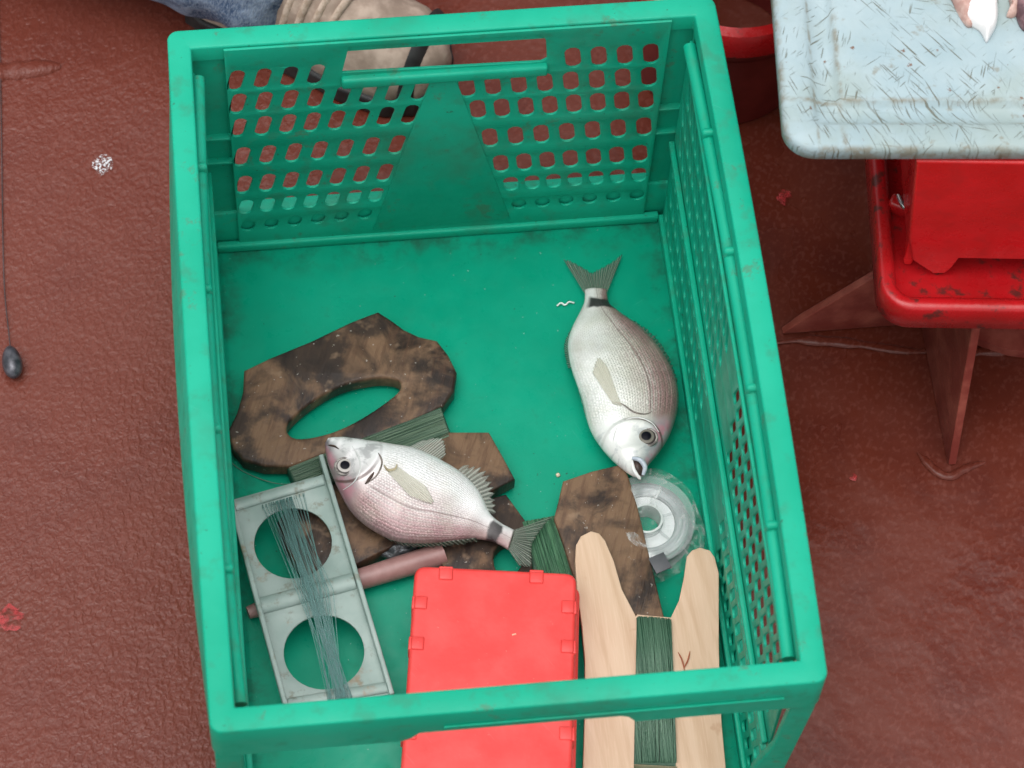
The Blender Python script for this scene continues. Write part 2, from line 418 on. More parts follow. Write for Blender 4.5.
def capsule(cx, cy, w, h, sh=0.0, n=5):
    r = w / 2; k_ = max(h / 2 - r, 0); out = []
    for j in range(n + 1):
        a = math.pi * j / n; out.append((cx + r * math.cos(a) + sh * k_, cy + k_ + r * math.sin(a)))
    for j in range(n + 1):
        a = math.pi + math.pi * j / n; out.append((cx + r * math.cos(a) - sh * k_, cy - k_ + r * math.sin(a)))
    return out
# far end wall
YF = .2525
holes = []
Lr = [((236, 81), (316, 75), 4), ((238, 104), (420, 91), 8), ((239, 128), (410, 115), 8), ((242, 157), (397, 145), 7), ((244, 185), (385, 173), 7), ((246, 207), (376, 195), 7), ((248, 226), (365, 214), 6)]
Rr = [((573, 58), (651, 54), 4), ((467, 88), (649, 77), 8), ((478, 110), (646, 100), 8), ((490, 138), (644, 127), 7), ((501, 164), (640, 154), 7), ((511, 184), (639, 175), 7), ((519, 204), (637, 195), 6)]
def px_size(z): return 1.0
for rows, shr in ((Lr, .22), (Rr, -.12)):
    for ri, (p, q, n) in enumerate(rows):
        for i in range(n):
            t = i / (n - 1); v = aty(p[0] + (q[0] - p[0]) * t, p[1] + (q[1] - p[1]) * t, YF)
            holes.append(capsule(v.x, v.z, .0106 if rows is Lr else .0116, (.0262, .0262, .0262, .0262, .0252, .0200, .0155)[ri], shr))
hd = [aty(342, 73, YF), aty(349, 47, YF), aty(540, 35, YF), aty(546, 40, YF), aty(547, 59, YF), aty(541, 62, YF)]
holes.append([(p.x, p.z) for p in hd])
Mx = Matrix.Translation((0, YF + .0022, 0)) @ Matrix.Rotation(R_(90), 4, 'X')     # local z -> -y
px0, px1 = aty(233, 150, YF).x, aty(655, 130, YF).x
outl = [(px0 - .001, .001), (px1 + .001, .001), (px1 + .001, H - .0012), (px0 - .001, H - .0012)]
mplate('end_wall', outl, holes, .0022, GREEN_SHADE, crate, Mx, .0005, 1)
cp = [aty(373, 229, YF), aty(510, 218, YF), aty(455, 77, YF), aty(431, 79, YF)]
mplate('centre_panel', [(p.x, p.z) for p in cp], [], .0012, GREEN_SHADE, crate, Matrix.Translation((0, YF + .0003, 0)) @ Matrix.Rotation(R_(90), 4, 'X'), .0003, 1)
hl, hr = aty(341, 72, YF).x, aty(548, 58, YF).x
box('handle_lip', ((hl + hr) / 2, YF - .0018, hd[0].z - .0092), (hr - hl, .0070, .011), GREEN, crate, None, .002)
for sx, xe in ((-1, px0), (1, px1)):
    bm = bmesh.new()
    xc = (xe + sx * .186) / 2; wd = abs(sx * .186 - xe)
    add_box(bm, (xc, .2605, H / 2 + .004), (wd, .003, H - .026), None, .0005)
    add_box(bm, (xe - sx * .0002, .2560, H / 2 + .002), (.0016, .0030, H - .012), None, .0005)
    for zz in (.125, .158): add_box(bm, (xc, .2565, zz), (wd - .001, .006, .0022), None, .0004)
    add_box(bm, (sx * .1865, .2585, H / 2 + .004), (.003, .012, H - .026), None, .0005)
    o = from_bm('corner_post', bm, GREEN_SHADE, crate); sharp(o, 50)
box('bottom_ledge', (0, .2520, .0052), (.356, .0062, .0095), GREEN, crate, None, .0015)
# long side walls, mirrored
def side_wall(sx):
    hs_ = []
    for (z0, nrow) in ((.030, 3), (.143, 3)):
        for r in range(nrow):
            zc = z0 + .033 * r
            half = .012 + max(0, .235 - zc) * .22
            n = 13
            for s in (-1, 1):
                for i in range(17):
                    y = s * (half + .006 + i * .0138)
                    if abs(y) < .243: hs_.append(capsule(y, zc, .0088, .0270, .30 * s))
    out = [(-.2515, .001), (.2515, .001), (.2515, .252), (-.2515, .252)]
    M = Matrix(((0, 0, 1, 0), (1, 0, 0, 0), (0, 1, 0, 0), (0, 0, 0, 1)))
    X = .1815 if sx > 0 else -.1845
    mplate('side_wall', out, hs_, .0022, GREEN_SHADE, crate, Matrix.Translation((X, 0, 0)) @ M, .0004, 1)
    xi = sx * .1802
    bm = bmesh.new()
    add_box(bm, (xi - sx * .0012, 0, .1175), (.0045, .500, .006), None, .0012)
    add_box(bm, (xi - sx * .0005, 0, .243), (.003, .500, .004), None, .001)
    add_box(bm, (xi - sx * .0005, 0, .007), (.004, .500, .010), None, .001)
    o = from_bm('wall_rib', bm, GREEN, crate); sharp(o, 50)
    rp = [(sx * (.1855 - .0052 * (abs(y) / .245) ** 2), y, .2520 + .002) for y in [-.245 + .49 * i / 24 for i in range(25)]]
    rl = tube('hinge_rail', rp, .0050, GREEN, crate, 14)
    for y in (-.15, -.045, .065, .165):
        xr = sx * (.1855 - .0052 * (abs(y) / .235) ** 2)
        bm = bmesh.new(); add_box(bm, (xr + sx * .002, y, .257), (.0145, .006, .013), None, .0025)
        o = from_bm('rail_clip', bm, GREEN, crate)
side_wall(1); side_wall(-1)
# open near end: slanted corner legs and a low sill
def leg(pxs):
    P = [aty(px, py, -L2 + .0035) for px, py in pxs]
    mplate('corner_leg', [(p.x, p.z) for p in P], [], .006, GREEN, crate, Matrix.Translation((0, -L2 + .0095, 0)) @ Matrix.Rotation(R_(90), 4, 'X'), .0012, 2)
leg([(750, 790), (752, 771), (774, 747), (792, 706), (790, 690), (818, 690), (815, 708), (785, 768), (770, 796)])
leg([(244, 860), (243, 768), (242, 745), (214, 745), (216, 768), (225, 860)])
box('end_sill', (0, -.262, .020), (.330, .004, .034), GREEN, crate, None, .0012)

# ------------------------------------------------------------------ winding line tools
def outline(pxs, z, n=1, closed=True):
    P = [at(px, py, z) for px, py in pxs]
    if n > 1: P = cr(P, n, True)
    return [(p.x, p.y) for p in P]
def strands(name, a0, a1, b0, b1, n, z0, lift, rad, mat, parent, jit=.0006, seg=5):
    """n thin strands between line a0-a1 and line b0-b1 (world xy), arched by lift"""
    bm = bmesh.new()
    for i in range(n):
        t = (i + random.uniform(-.3, .3)) / (n - 1); t2 = (i + random.uniform(-1.1, 1.1)) / (n - 1); t2 = min(max(t2, 0), 1)
        p = Vector(a0).lerp(Vector(a1), t); q = Vector(b0).lerp(Vector(b1), t2); h = random.uniform(-jit, jit)
        add_tube(bm, [p.lerp(q, s).to_3d() + Vector((0, 0, z0 + lift * math.sin(math.pi * s) + h)) for s in (0, .06, .2, .5, .8, .94, 1)], rad * random.uniform(.8, 1.2), seg, False)
    return from_bm(name, bm, mat, parent)
def wound(name, poly_px, z, thick, mat, parent, ang, nst=60, rad=.00045):
    """a wound block: soft pad along poly (a0,a1,b1,b0) with individual strands on top"""
    P = [at(px, py, z) for px, py in poly_px]
    a0, a1, b1, b0 = [p.to_2d() for p in P]
    pad = mplate(name, [tuple(p) for p in (a0, a1, b1, b0)], [], thick, mat, parent, Matrix.Translation((0, 0, z - thick)), .002, 3)
    
    return pad
LG = (.055, .125, .075); LG2 = (.020, .055, .032)

# winder A (top left, oval hand hole)
za, ta = .019, .016
wa = empty('line_winder', at(350, 440, 0), 'dark stained wooden line winder with a long oval hand hole', 'line winder')
up = [(378, 311), (392, 320), (404, 329), (419, 336), (437, 340), (448, 354), (457, 372), (454, 391), (443, 406), (430, 413), (380, 434), (330, 452), (290, 466), (264, 466), (243, 460), (233, 448), (227, 432), (237, 412), (243, 391), (244, 370), (271, 357), (310, 341), (352, 321)]
hole = [(288, 433), (289, 422), (310, 403), (340, 386), (373, 378), (395, 379), (401, 386), (392, 397), (361, 418), (331, 432), (301, 438)]
mplate('end_board', outline(up, za), [outline(hole, za, 4)], ta, OLD, wa, Matrix.Translation((0, 0, za - ta)), .0028, 3)
lo = [(447, 432), (489, 432), (502, 455), (515, 479), (489, 492), (455, 509), (424, 532), (380, 552), (345, 570), (304, 576), (284, 545), (277, 522), (290, 505), (330, 486), (380, 462), (420, 445)]
mplate('end_board', outline(lo, za), [], ta, OLD, wa, Matrix.Translation((0, 0, za - ta)), .0014, 2)
LA = m_line('dark_green_line', LG, LG2, R_(-62) + math.pi / 2 + R_(62) - R_(24), .35)
bm = bmesh.new()
wound('line_wrap', [(441, 406), (287, 468), (300, 496), (452, 436)], za - .0005, ta - .001, m_simple('line_green_under', (.02, .06, .035), (.03, .08, .05)), wa, 0, 3)
# strands run parallel to the boards' edge
A0, A1, B0, B1 = [at(*p, za).to_2d() for p in ((441, 409), (449, 436), (289, 468), (302, 493))]
strands('wound_strands', A0, A1, B0, B1, 64, za - .0002, .0012, .00042, m_line('line_green_a', (.035, .085, .05), (.13, .20, .13), math.pi / 2 - math.atan2((B0 - A0).y, (B0 - A0).x), .4), wa)
LM = m_simple('line_green_deep', (.018, .065, .036), (.03, .085, .05), 300, .5)

# winder B (lies left-right, under the tail and the plywood)
wb = empty('line_winder', at(560, 540, 0), 'brown wooden line winder lying under the left fish tail and the plywood winder', 'line winder')
zb, tb = .0165, .0145
rb = [(563, 481), (592, 471), (622, 464), (628, 475), (638, 508), (651, 562), (664, 617), (640, 616), (605, 604), (580, 592), (570, 566), (562, 540), (554, 518), (558, 503)]
mplate('end_board', outline(rb, zb + .006), [], tb, OLD, wb, Matrix.Translation((0, 0, zb + .006 - tb)), .0014, 2)
lb = [(494, 497), (506, 494), (525, 520), (531, 542), (533, 575), (515, 590), (470, 592), (448, 580), (438, 555), (462, 520)]
mplate('end_board', outline(lb, zb), [outline([(494, 552), (506, 541), (519, 549), (521, 566), (508, 576), (496, 570)], zb, 3)], tb, OLD, wb, Matrix.Translation((0, 0, zb - tb)), .0014, 2)
mplate('line_wrap', outline([(524, 524), (555, 514), (582, 596), (538, 600)], zb), [], .014, LM, wb, Matrix.Translation((0, 0, zb - .0138)), .003, 3)
A0, A1, B0, B1 = [at(*p, zb).to_2d() for p in ((523, 522), (556, 516), (546, 600), (585, 597))]
strands('wound_strands', A0, A1, B0, B1, 80, zb + .0004, .001, .00042, m_line('line_green_b', (.015, .075, .035), (.065, .18, .09), math.pi / 2 - math.atan2((B0 - A0).y, (B0 - A0).x), .4), wb)

# plywood winder C
wc = empty('line_winder', at(650, 680, 0), 'pale plywood line winder with rounded arms in the near right crate corner', 'line winder')
hc = [(575, 560), (576, 545), (581, 536), (591, 531), (599, 533), (605, 540), (614, 561), (622, 589), (636, 616), (636, 700), (634, 765), (634, 785), (620, 792), (588, 792), (583, 770), (584, 740), (585, 700), (585, 660), (582, 625), (577, 590)]
hr_ = [(671, 618), (679, 600), (684, 577), (687, 556), (692, 550), (700, 547), (710, 550), (715, 557), (719, 573), (719, 600), (719, 640), (720, 690), (722, 725), (726, 768), (725, 785), (715, 792), (685, 790), (677, 768), (673, 720), (670, 680)]
full = hc[1:9] + [(637, 614), (671, 617)] + hr_[1:17] + [(677, 766), (634, 764)] + hc[11:] + hc[:1]
def c_of(px, py): # top height of the winder falls towards the camera
    return .0335 - .012 * (py - 535) / 255
Pw = [at(px, py, c_of(px, py)) for px, py in full]
Pd = []
me = plate([(p.x, p.y) for p in Pw], [], .009, .0007, 2)
ytop, ybot = at(600, 535, .03).y, at(600, 790, .02).y
for v in me.vertices:
    t = (ytop - v.co.y) / (ytop - ybot); v.co.z += .0335 - .012 * t - .009
me.materials.clear()
o = link('winder_board', me, None, wc); me.materials.append(PLY); me.materials.append(PLYE)
for p in me.polygons:
    p.use_smooth = True
    if abs(p.normal.z) < .5: p.material_index = 1
sharp(o, 40)
bm = bmesh.new()
for i in range(84):
    t = i / 83; xx = t + random.uniform(-.02, .02)
    a = at(637 + 34 * xx, 616.5 + 2.5 * xx + random.uniform(-1, 1), .0335); b = at(635 + 41 * min(max(xx + random.uniform(-.03, .03), 0), 1), 762, .023)
    rz = .0008 * math.sin(math.pi * t)
    z1, z2 = .0325 + rz, .0250 + rz
    pts = [Vector((a.x, a.y + .001, z1 - .009)), Vector((a.x, a.y, z1)), Vector((*a.to_2d().lerp(b.to_2d(), .3), z1 + (z2 - z1) * .3 + .0006)), Vector((*a.to_2d().lerp(b.to_2d(), .7), z1 + (z2 - z1) * .7 + .0006)), Vector((b.x, b.y, z2)), Vector((b.x, b.y - .001, z2 - .009))]
    add_tube(bm, pts, .00042, 6, False)
from_bm('wound_strands', bm, m_line('line_green_c', (.022, .075, .042), (.10, .19, .125), 0, .4), wc)
bm = bmesh.new()
q = [at(637, 617, .0325), at(671, 619, .0325), at(676, 765, .0245), at(634, 763, .0245)]
vs = [bm.verts.new((p.x, p.y, p.z - .0016)) for p in q] + [bm.verts.new((p.x, p.y, p.z - .012)) for p in q]
for f in ((0, 1, 2, 3), (7, 6, 5, 4), (0, 4, 5, 1), (1, 5, 6, 2), (2, 6, 7, 3), (3, 7, 4, 0)): bm.faces.new([vs[i] for i in f])
from_bm('line_wrap', bm, LM, wc, False)
# rusty scratch marks carved in the right arm
for (p, q) in (((678, 652), (684, 668)), ((690, 651), (684, 668)), ((684, 668), (683, 676))):
    z_ = lambda y: c_of(0, y) + .0003
    tube('carved_mark', cr([at(*p, z_(p[1])), at((p[0] + q[0]) / 2 + 1.1, (p[1] + q[1]) / 2, z_(p[1])), at(*q, z_(q[1]))], 4), [.0002, .0003, .0005, .0006, .0005, .0006, .0005, .0004, .0002], m_simple('rust_mark', (.30, .06, .02), (.42, .12, .05)), wc, 6)

# metal frame winder with two holes
wf = empty('line_winder', at(310, 590, 0), 'grey-green metal line frame with two round holes and pale thread wound lengthwise', 'line winder')
zf = .030
fr = [(231, 500), (324, 474), (358, 578), (391, 694), (342, 702), (284, 706), (258, 612)]
def circ(px, py, r):
    c = at(px, py, zf); return [(c.x + r * math.cos(2 * math.pi * j / 40), c.y + r * math.sin(2 * math.pi * j / 40)) for j in range(40)]
mplate('frame_plate', outline(fr, zf), [circ(293, 543, .0291), circ(324, 652, .0296)], .0018, ALU, wf, Matrix.Translation((0, 0, zf - .0018)), .0004, 1)
def flange(a, b, h=.010, r=.0022):
    p, q = at(*a, zf), at(*b, zf); d = (q - p).normalized(); n_ = Vector((-d.y, d.x, 0)) * r
    bm = bmesh.new(); M = Matrix.Rotation(math.atan2(d.y, d.x), 4, 'Z')
    add_box(bm, (p + q) / 2 + Vector((0, 0, .0015)), ((q - p).length, r * 1.7, h), M, .0009); o = from_bm('side_flange', bm, ALU, wf); sharp(o, 50)
flange((226, 485), (286, 708)); flange((321, 458), (392, 697))
def ribp(a, b, r, fl=.5): tube('cross_rib', [at(*a, zf + .0005), at(*b, zf + .0005)], r, ALU, wf, 14, fl)
ribp((235, 506), (323, 480), .0045); ribp((261, 606), (354, 581), .0068, .6); ribp((288, 704), (388, 687), .0045)
THR = NT('pale_thread', .3, (.20, .38, .36)); THR.b.inputs['Alpha'].default_value = .38; THR = THR.m
bm = bmesh.new()
for i in range(60):
    t = random.gauss(.5, .22); t = min(max(t, -.1), 1.1)
    s_ = random.gauss(.5, .25)
    a = at(262 + 42 * t, 505 - 12 * t, zf + .006); m_ = at(300 + 26 * t + 5 * random.uniform(-1, 1), 592 - 4 * t, zf + .0085 + .0015 * random.random()); b = at(329 + 24 * s_, 699 - 3 * s_, zf + .005)
    if i < 12: m_ = at(300 + 34 * random.random(), 590, zf + .009)
    add_tube(bm, [a - Vector((0, 0, .006)), a, m_, b, b - Vector((0, 0, .005))], random.choice([.00022, .0003, .0004]), 5, False)
from_bm('thread', bm, THR, wf)
# tapered handle under the frame
tube_pts = [at(248, 613, .008), at(256, 610, .008), at(361, 579, .011), at(436, 556, .0135), at(444, 553, .014)]
hn = tube('tapered_handle', tube_pts, [.0048, .0055, .0082, .0092, .0088], m_simple('dull_pink_brown_paint', (.30, .155, .145), (.38, .21, .195), 60, .38), None, 24)
tag(hn, 'dull pinkish brown tapered rod lying under the metal line frame', 'rod')
# lead weight in crate
bm = bmesh.new(); bmesh.ops.create_icosphere(bm, subdivisions=4, radius=1)
c = at(396, 549, .010)
for v in bm.verts:
    d = noise.noise(v.co * 2.2) * .18 + noise.noise(v.co * 5) * .08
    v.co = Vector((v.co.x * .016, v.co.y * .008, v.co.z * .008)) * (1 + d) + c
k = NT('crumpled_clear_plastic', .18, (.22, .25, .24)); k.b.inputs['Alpha'].default_value = .75; k.bump(k.noise(160, 3), .8, .003)
tag(from_bm('lead_weight', bm, m_simple('dull_lead', (.05, .055, .06), (.20, .21, .22), 140, .3, .5, .8, .002)), 'small crumpled dark grey lead weight between the fish and the rod', 'lead weight')

# ------------------------------------------------------------------ red tackle box
tb_ = empty('tackle_box', at(495, 660, 0), 'red plastic tackle box with small moulded latches at the near end of the crate', 'tackle box')
zt = .056
bx = [(420, 566), (571, 573), (577, 578), (577, 640), (575, 700), (573, 768), (568, 776), (403, 777), (399, 769), (405, 700), (412, 600), (415, 571)]
P = [at(px, py, zt) for px, py in bx]
cx_, cy_ = sum(p.x for p in P) / 12, sum(p.y for p in P) / 12
def rpoly(P, r, n=6):
    out = []
    for i, p in enumerate(P):
        a, b = (P[i - 1] - p), (P[(i + 1) % len(P)] - p); q0, q1 = p + a.normalized() * min(r, a.length * .4), p + b.normalized() * min(r, b.length * .4)
        for j in range(n + 1):
            t = j / n; q = q0 * (1 - t) ** 2 + p * 2 * t * (1 - t) + q1 * t * t; out.append((q.x, q.y))
    return out
P4 = [at(*p, zt) for p in ((415, 565), (577, 573), (572, 777), (400, 778))]
mplate('lid', rpoly(P4, .009), [], .020, REDBOX, tb_, Matrix.Translation((0, 0, zt - .020)), .0032, 4)
inn = rpoly([Vector((cx_ + (p.x - cx_) * .975 + (.005 if p.x > cx_ else 0), cy_ + (p.y - cy_) * .975, 0)) for p in P4], .008)
mplate('base', inn, [], zt - .0215, REDBOX, tb_, Matrix.Translation((0, 0, .0008)), .002, 3)
c0 = at(418, 568, zt); c1 = at(574, 574, zt); c2 = at(571, 775, zt); c3 = at(401, 775, zt)
def latch(p, q, t, ang_in, w_=.0105):
    b = p.lerp(q, t); d = (q - p).normalized(); nrm = Vector((-d.y, d.x, 0)) * ang_in
    M = Matrix.Rotation(math.atan2(d.y, d.x), 4, 'Z')
    bm = bmesh.new()
    add_box(bm, b + nrm * -.0042 + Vector((0, 0, -.0005)), (w_, .0095, .0034), M, .0011)
    add_box(bm, b + nrm * .0012 + Vector((0, 0, -.0085)), (w_, .0026, .017), M, .0009)
    o = from_bm('latch', bm, REDBOX, tb_)
for t in (.18, .76): latch(c0, c1, t, 1)
for t in (.17, .37, .80): latch(c3, c0, 1 - t, 1)
for t in (.17, .37, .80): latch(c1, c2, t, 1)
tube('lid_nick', [at(512, 635, zt + .0001), at(516, 634, zt + .0001)], .0007, m_simple('bare_plastic', (.8, .4, .3), (.8, .45, .3)), tb_, 6)

# ------------------------------------------------------------------ spool of clear line in its bag
sp = empty('line_spool', at(652, 522, 0), 'clear plastic spool of silvery nylon line in a transparent bag', 'line spool')
cs = at(646, 523, .012)
k = NT('silvery_nylon', .22, (.62, .64, .64), metal=.7)
n_ = k.n('ShaderNodeTexWave'); n_.wave_type = 'RINGS'; n_.rings_direction = 'Z'; n_.inputs['Scale'].default_value = 260; k.bump(k.noise(120, 3), .35, .001)
k.col(k.mix(k.ramp(k.noise(30, 3), .35, .65), (.34, .36, .36), (.70, .72, .72))); NYL = k.m
k = NT('clear_spool_plastic', .12, (.75, .80, .80)); k.b.inputs['Alpha'].default_value = .16; CLR = k.m
lathe('nylon_line', [(.0225, -.007), (.0315, -.008), (.0330, -.004), (.0330, .002), (.0320, .0045), (.0300, .0050), (.0285, .0032), (.0265, .0042), (.0240, .0025), (.0225, .0035)], cs, NYL, sp, 64, True)
lathe('spool_flange', [(.0128, .0065), (.0365, .0072), (.0372, .0065), (.0365, .0058), (.0128, .0052)], cs, CLR, sp, 64, True)
lathe('spool_flange', [(.0128, -.0115), (.0365, -.0115), (.0365, -.0105), (.0128, -.0105)], cs, CLR, sp, 64, True)
lathe('hub', [(.0108, -.0112), (.0124, -.0112), (.0124, .0085), (.0108, .0085)], cs, m_simple('hub_white', (.5, .54, .52), (.66, .7, .68), 40, .3), sp, 40, True)
lathe('reel_disc', [(.0127, -.0010), (.0218, -.0010), (.0218, .0005), (.0127, .0005)], cs, m_simple('foil_label', (.80, .82, .82), (.88, .9, .9), 60, .3, .1), sp, 48, True)
bm = bmesh.new()
for a in range(6):
    an = R_(a * 60 + 12); M = Matrix.Rotation(an, 4, 'Z'); add_box(bm, cs + Vector((math.cos(an) * .0165, math.sin(an) * .0165, .004)), (.012, .0012, .003), M)
from_bm('spoke', bm, CLR, sp, False)
box('dark_tag', at(660, 563, .022), (.013, .014, .001), m_simple('grey_tape', (.06, .065, .07), (.09, .09, .10)), sp, Matrix.Rotation(.35, 4, 'Z'), .0003)
# bag: crumpled transparent sheet over the spool
k = NT('bag_film', .16, (.80, .82, .80)); 
al = k.ramp(k.noise(60, 4, None, .6, 1.0), .50, .70, .03, .36); k.L(al, k.b.inputs['Alpha']); k.bump(k.noise(60, 3, None, .6, .8), 1, .006); BAG = k.m
bagpx = [(628, 478), (640, 468), (657, 465), (675, 473), (690, 486), (698, 505), (706, 527), (704, 545), (690, 562), (672, 574), (655, 580), (640, 572), (622, 560), (612, 540), (610, 510), (616, 490)]
bp = cr([at(px, py, .010) for px, py in bagpx], 5, True); nb = len(bp)
bm = bmesh.new(); rings = []
cc = Vector((cs.x, cs.y, 0))
for sgn in (1, -1):
    prev = None
    for j in range(12):
        f = 1 - j / 12; ring = []
        for i, p in enumerate(bp):
            q = cc + (Vector((p.x, p.y, 0)) - cc) * f
            rd = (Vector((q.x, q.y, 0)) - cc).length
            up_ = (.0222 if sgn > 0 else .0003) + (noise.noise(Vector((q.x * 60, q.y * 60, 0))) * .0022 if sgn > 0 else 0)
            edge = max(0, min(1, (1 - f) * 3.2)); z = .004 + (up_ - .004) * (edge ** .6)
            if sgn > 0: z += .0012 * math.sin(i * .9 + f * 4) * (1 - edge)
            ring.append(bm.verts.new((q.x, q.y, z)))
        if prev:
            for i in range(nb): bm.faces.new((prev[i], prev[(i + 1) % nb], ring[(i + 1) % nb], ring[i]))
        prev = ring
    bm.faces.new(prev)
bmesh.ops.remove_doubles(bm, verts=bm.verts, dist=1e-5)
from_bm('bag', bm, BAG, sp)

# ------------------------------------------------------------------ fish
def uvmap(me, uvs):
    ul = me.uv_layers.new(name='UVMap')
    for lp in me.loops: ul.data[lp.index].uv = uvs[lp.vertex_index]
def m_fish(name, back, mid, belly, gillu, head_c, pink):
    k = NT(name, .34, metal=.12, spec=.6)
    uv = k.xyz('UV'); u, v = uv[0], uv[1]                      # v: 0 belly .. 1 back
    wob = k.math('MULTIPLY', k.math('SUBTRACT', k.noise(60, 4, None, .6), .5), .22); vv = k.math('ADD', v, wob)
    c = k.mix(k.ramp(vv, .28, .62), belly, mid)
    c = k.mix(k.ramp(vv, .62, .86), c, back)
    # scales
    sv = k.n('ShaderNodeCombineXYZ'); par = k.math('MULTIPLY', k.math('MODULO', k.math('FLOOR', k.math('MULTIPLY', v, 36.0)), 2.0), .5); k.L(k.math('ADD', k.math('MULTIPLY', u, 74.0), par), sv.inputs[0]); k.L(k.math('MULTIPLY', v, 36.0), sv.inputs[1])
    S = k.n('ShaderNodeTexVoronoi'); S.feature = 'F1'; S.inputs['Scale'].default_value = 1; S.inputs['Randomness'].default_value = .34; k.L(sv.outputs[0], S.inputs[0]); sd_ = S.outputs['Distance']
    bodym = k.ramp(u, gillu + .01, gillu + .09)
    rim_ = k.math('MULTIPLY', k.ramp(sd_, .30, .60), bodym)
    upm = k.ramp(vv, .35, .75, .18, 1)
    c = k.mix(k.math('MULTIPLY', k.math('MULTIPLY', rim_, upm), .62), c, (back[0] * .42, back[1] * .34, back[2] * .36))
    rows = k.ramp(k.math('SINE', k.math('MULTIPLY', v, 125.0)), -.2, .9); c = k.mix(k.math('MULTIPLY', k.math('MULTIPLY', rows, bodym), k.ramp(vv, .5, .75, 0, .30)), c, pink)
    c = k.mix(k.ramp(k.noise(38, 4, None, .65), .42, .68, 0, .35), c, (mid[0] * .72, mid[1] * .74, mid[2] * .62))
    c = k.mix(k.ramp(k.noise(14, 3), .45, .65, 0, .4), c, back)
    # lateral line
    latv = k.math('ADD', .64, k.math('MULTIPLY', k.math('SUBTRACT', u, .35), -.12)); latv = k.math('ADD', latv, k.math('MULTIPLY', k.math('MULTIPLY', k.math('SUBTRACT', u, .55), k.math('SUBTRACT', u, .55)), -.55))
    latv = k.math('ADD', latv, .06)
    dl = k.math('ABSOLUTE', k.math('SUBTRACT', v, latv)); c = k.mix(k.math('MULTIPLY', k.ramp(dl, .016, .006), k.math('MULTIPLY', bodym, .6)), c, (.16, .10, .09))
    # head
    hm = k.ramp(u, gillu + .05, gillu - .03); hc_ = k.mix(k.ramp(vv, .35, .85), belly, head_c); c = k.mix(k.math('MULTIPLY', hm, .8), c, hc_)
    c = k.mix(k.math('MULTIPLY', k.ramp(u, .12, .0), k.ramp(vv, .25, .7)), c, (head_c[0] * .5, head_c[1] * .5, head_c[2] * .55))
    blot = k.noise(55, 4, None, .65); c = k.mix(k.math('MULTIPLY', k.math('MULTIPLY', hm, k.ramp(v, .68, .88)), k.ramp(blot, .40, .55, .2, .95)), c, (pink[0] * .9, pink[1] * .75, pink[2] * .85))
    hb = k.noise(75, 4, None, .65, .6); c = k.mix(k.math('MULTIPLY', hm, k.ramp(hb, .48, .66, 0, .6)), c, (head_c[0] * .62, head_c[1] * .66, head_c[2] * .68))
    c = k.mix(k.math('MULTIPLY', k.ramp(v, .90, .99), .6), c, (back[0] * .35, back[1] * .35, back[2] * .35))
    # gill line
    q = k.math('SUBTRACT', v, .42); gl = k.math('SUBTRACT', gillu + .03, k.math('MULTIPLY', k.math('MULTIPLY', q, q), .42))
    dg_ = k.math('ABSOLUTE', k.math('SUBTRACT', u, gl)); c = k.mix(k.math('MULTIPLY', k.ramp(dg_, .011, .003), k.ramp(v, .30, .62, .15, .85)), c, (.10, .05, .045))
    # tail band
    bd = k.math('ABSOLUTE', k.math('SUBTRACT', u, .925)); bm_ = k.math('MULTIPLY', k.ramp(k.math('ADD', bd, k.math('MULTIPLY', wob, .28)), .036, .020), k.ramp(v, .08, .28)); c = k.mix(k.math('MULTIPLY', bm_, .97), c, (.022, .016, .018))
    k.col(c)
    n1 = k.bump(k.math('MULTIPLY', k.ramp(sd_, .1, .62), k.math('MULTIPLY', bodym, -1.0)), .45, .0008)
    k.bump(k.noise(90, 4), .35, .0012, n1)
    k.b.inputs['Coat Weight'].default_value = .55; k.b.inputs['Coat Roughness'].default_value = .14
    return k.m
def m_fin(name, a, b, alpha, rays):
    k = NT(name, .35); uv = k.xyz('UV')
    r = k.ramp(k.math('SINE', k.math('MULTIPLY', uv[0], rays * 6.283)), -.3, .7)
    k.col(k.mix(r, a, b)); k.L(k.math('ADD', k.math('MULTIPLY', r, .30), alpha), k.b.inputs['Alpha']); k.bump(r, .3, .0005); return k.m
def fin(name, base, tip, mat, parent, zb_, zt_, nr=24, ns=8, jag=0, wave=.0008, surf=None):
    """surface between base polyline and tip polyline (px); surf makes it hug the flank"""
    N_ = nr * 2 + 1
    B = resample(cr([Vector((a, b, 0)) for a, b in base], 6), N_); T = resample(cr([Vector((a, b, 0)) for a, b in tip], 6), N_)
    bm = bmesh.new(); uvs = []; rows = []
    for j in range(ns + 1):
        row = []
        for i in range(N_):
            s = j / ns; tt = s * (1 - jag) if (jag and i % 2 == 0) else s
            p = B[i].lerp(T[i], tt)
            z = zb_ + (zt_ - zb_) * s if surf is None else surf(p.x, p.y) + .0008 + .0016 * s
            q = at(p.x, p.y, z); q.z += wave * math.sin(i * 1.3 + s * 2) * s
            row.append(bm.verts.new(q)); uvs.append((i / (nr * 2), s))
        rows.append(row)
    for a, b in zip(rows, rows[1:]):
        for i in range(nr * 2): bm.faces.new((a[i], a[i + 1], b[i + 1], b[i]))
    me = bpy.data.meshes.new(name); bm.to_mesh(me); bm.free(); uvmap(me, uvs)
    o = link(name, me, mat, parent)
    md = o.modifiers.new('s', 'SOLIDIFY'); md.thickness = .0004; md.offset = 0
    return o
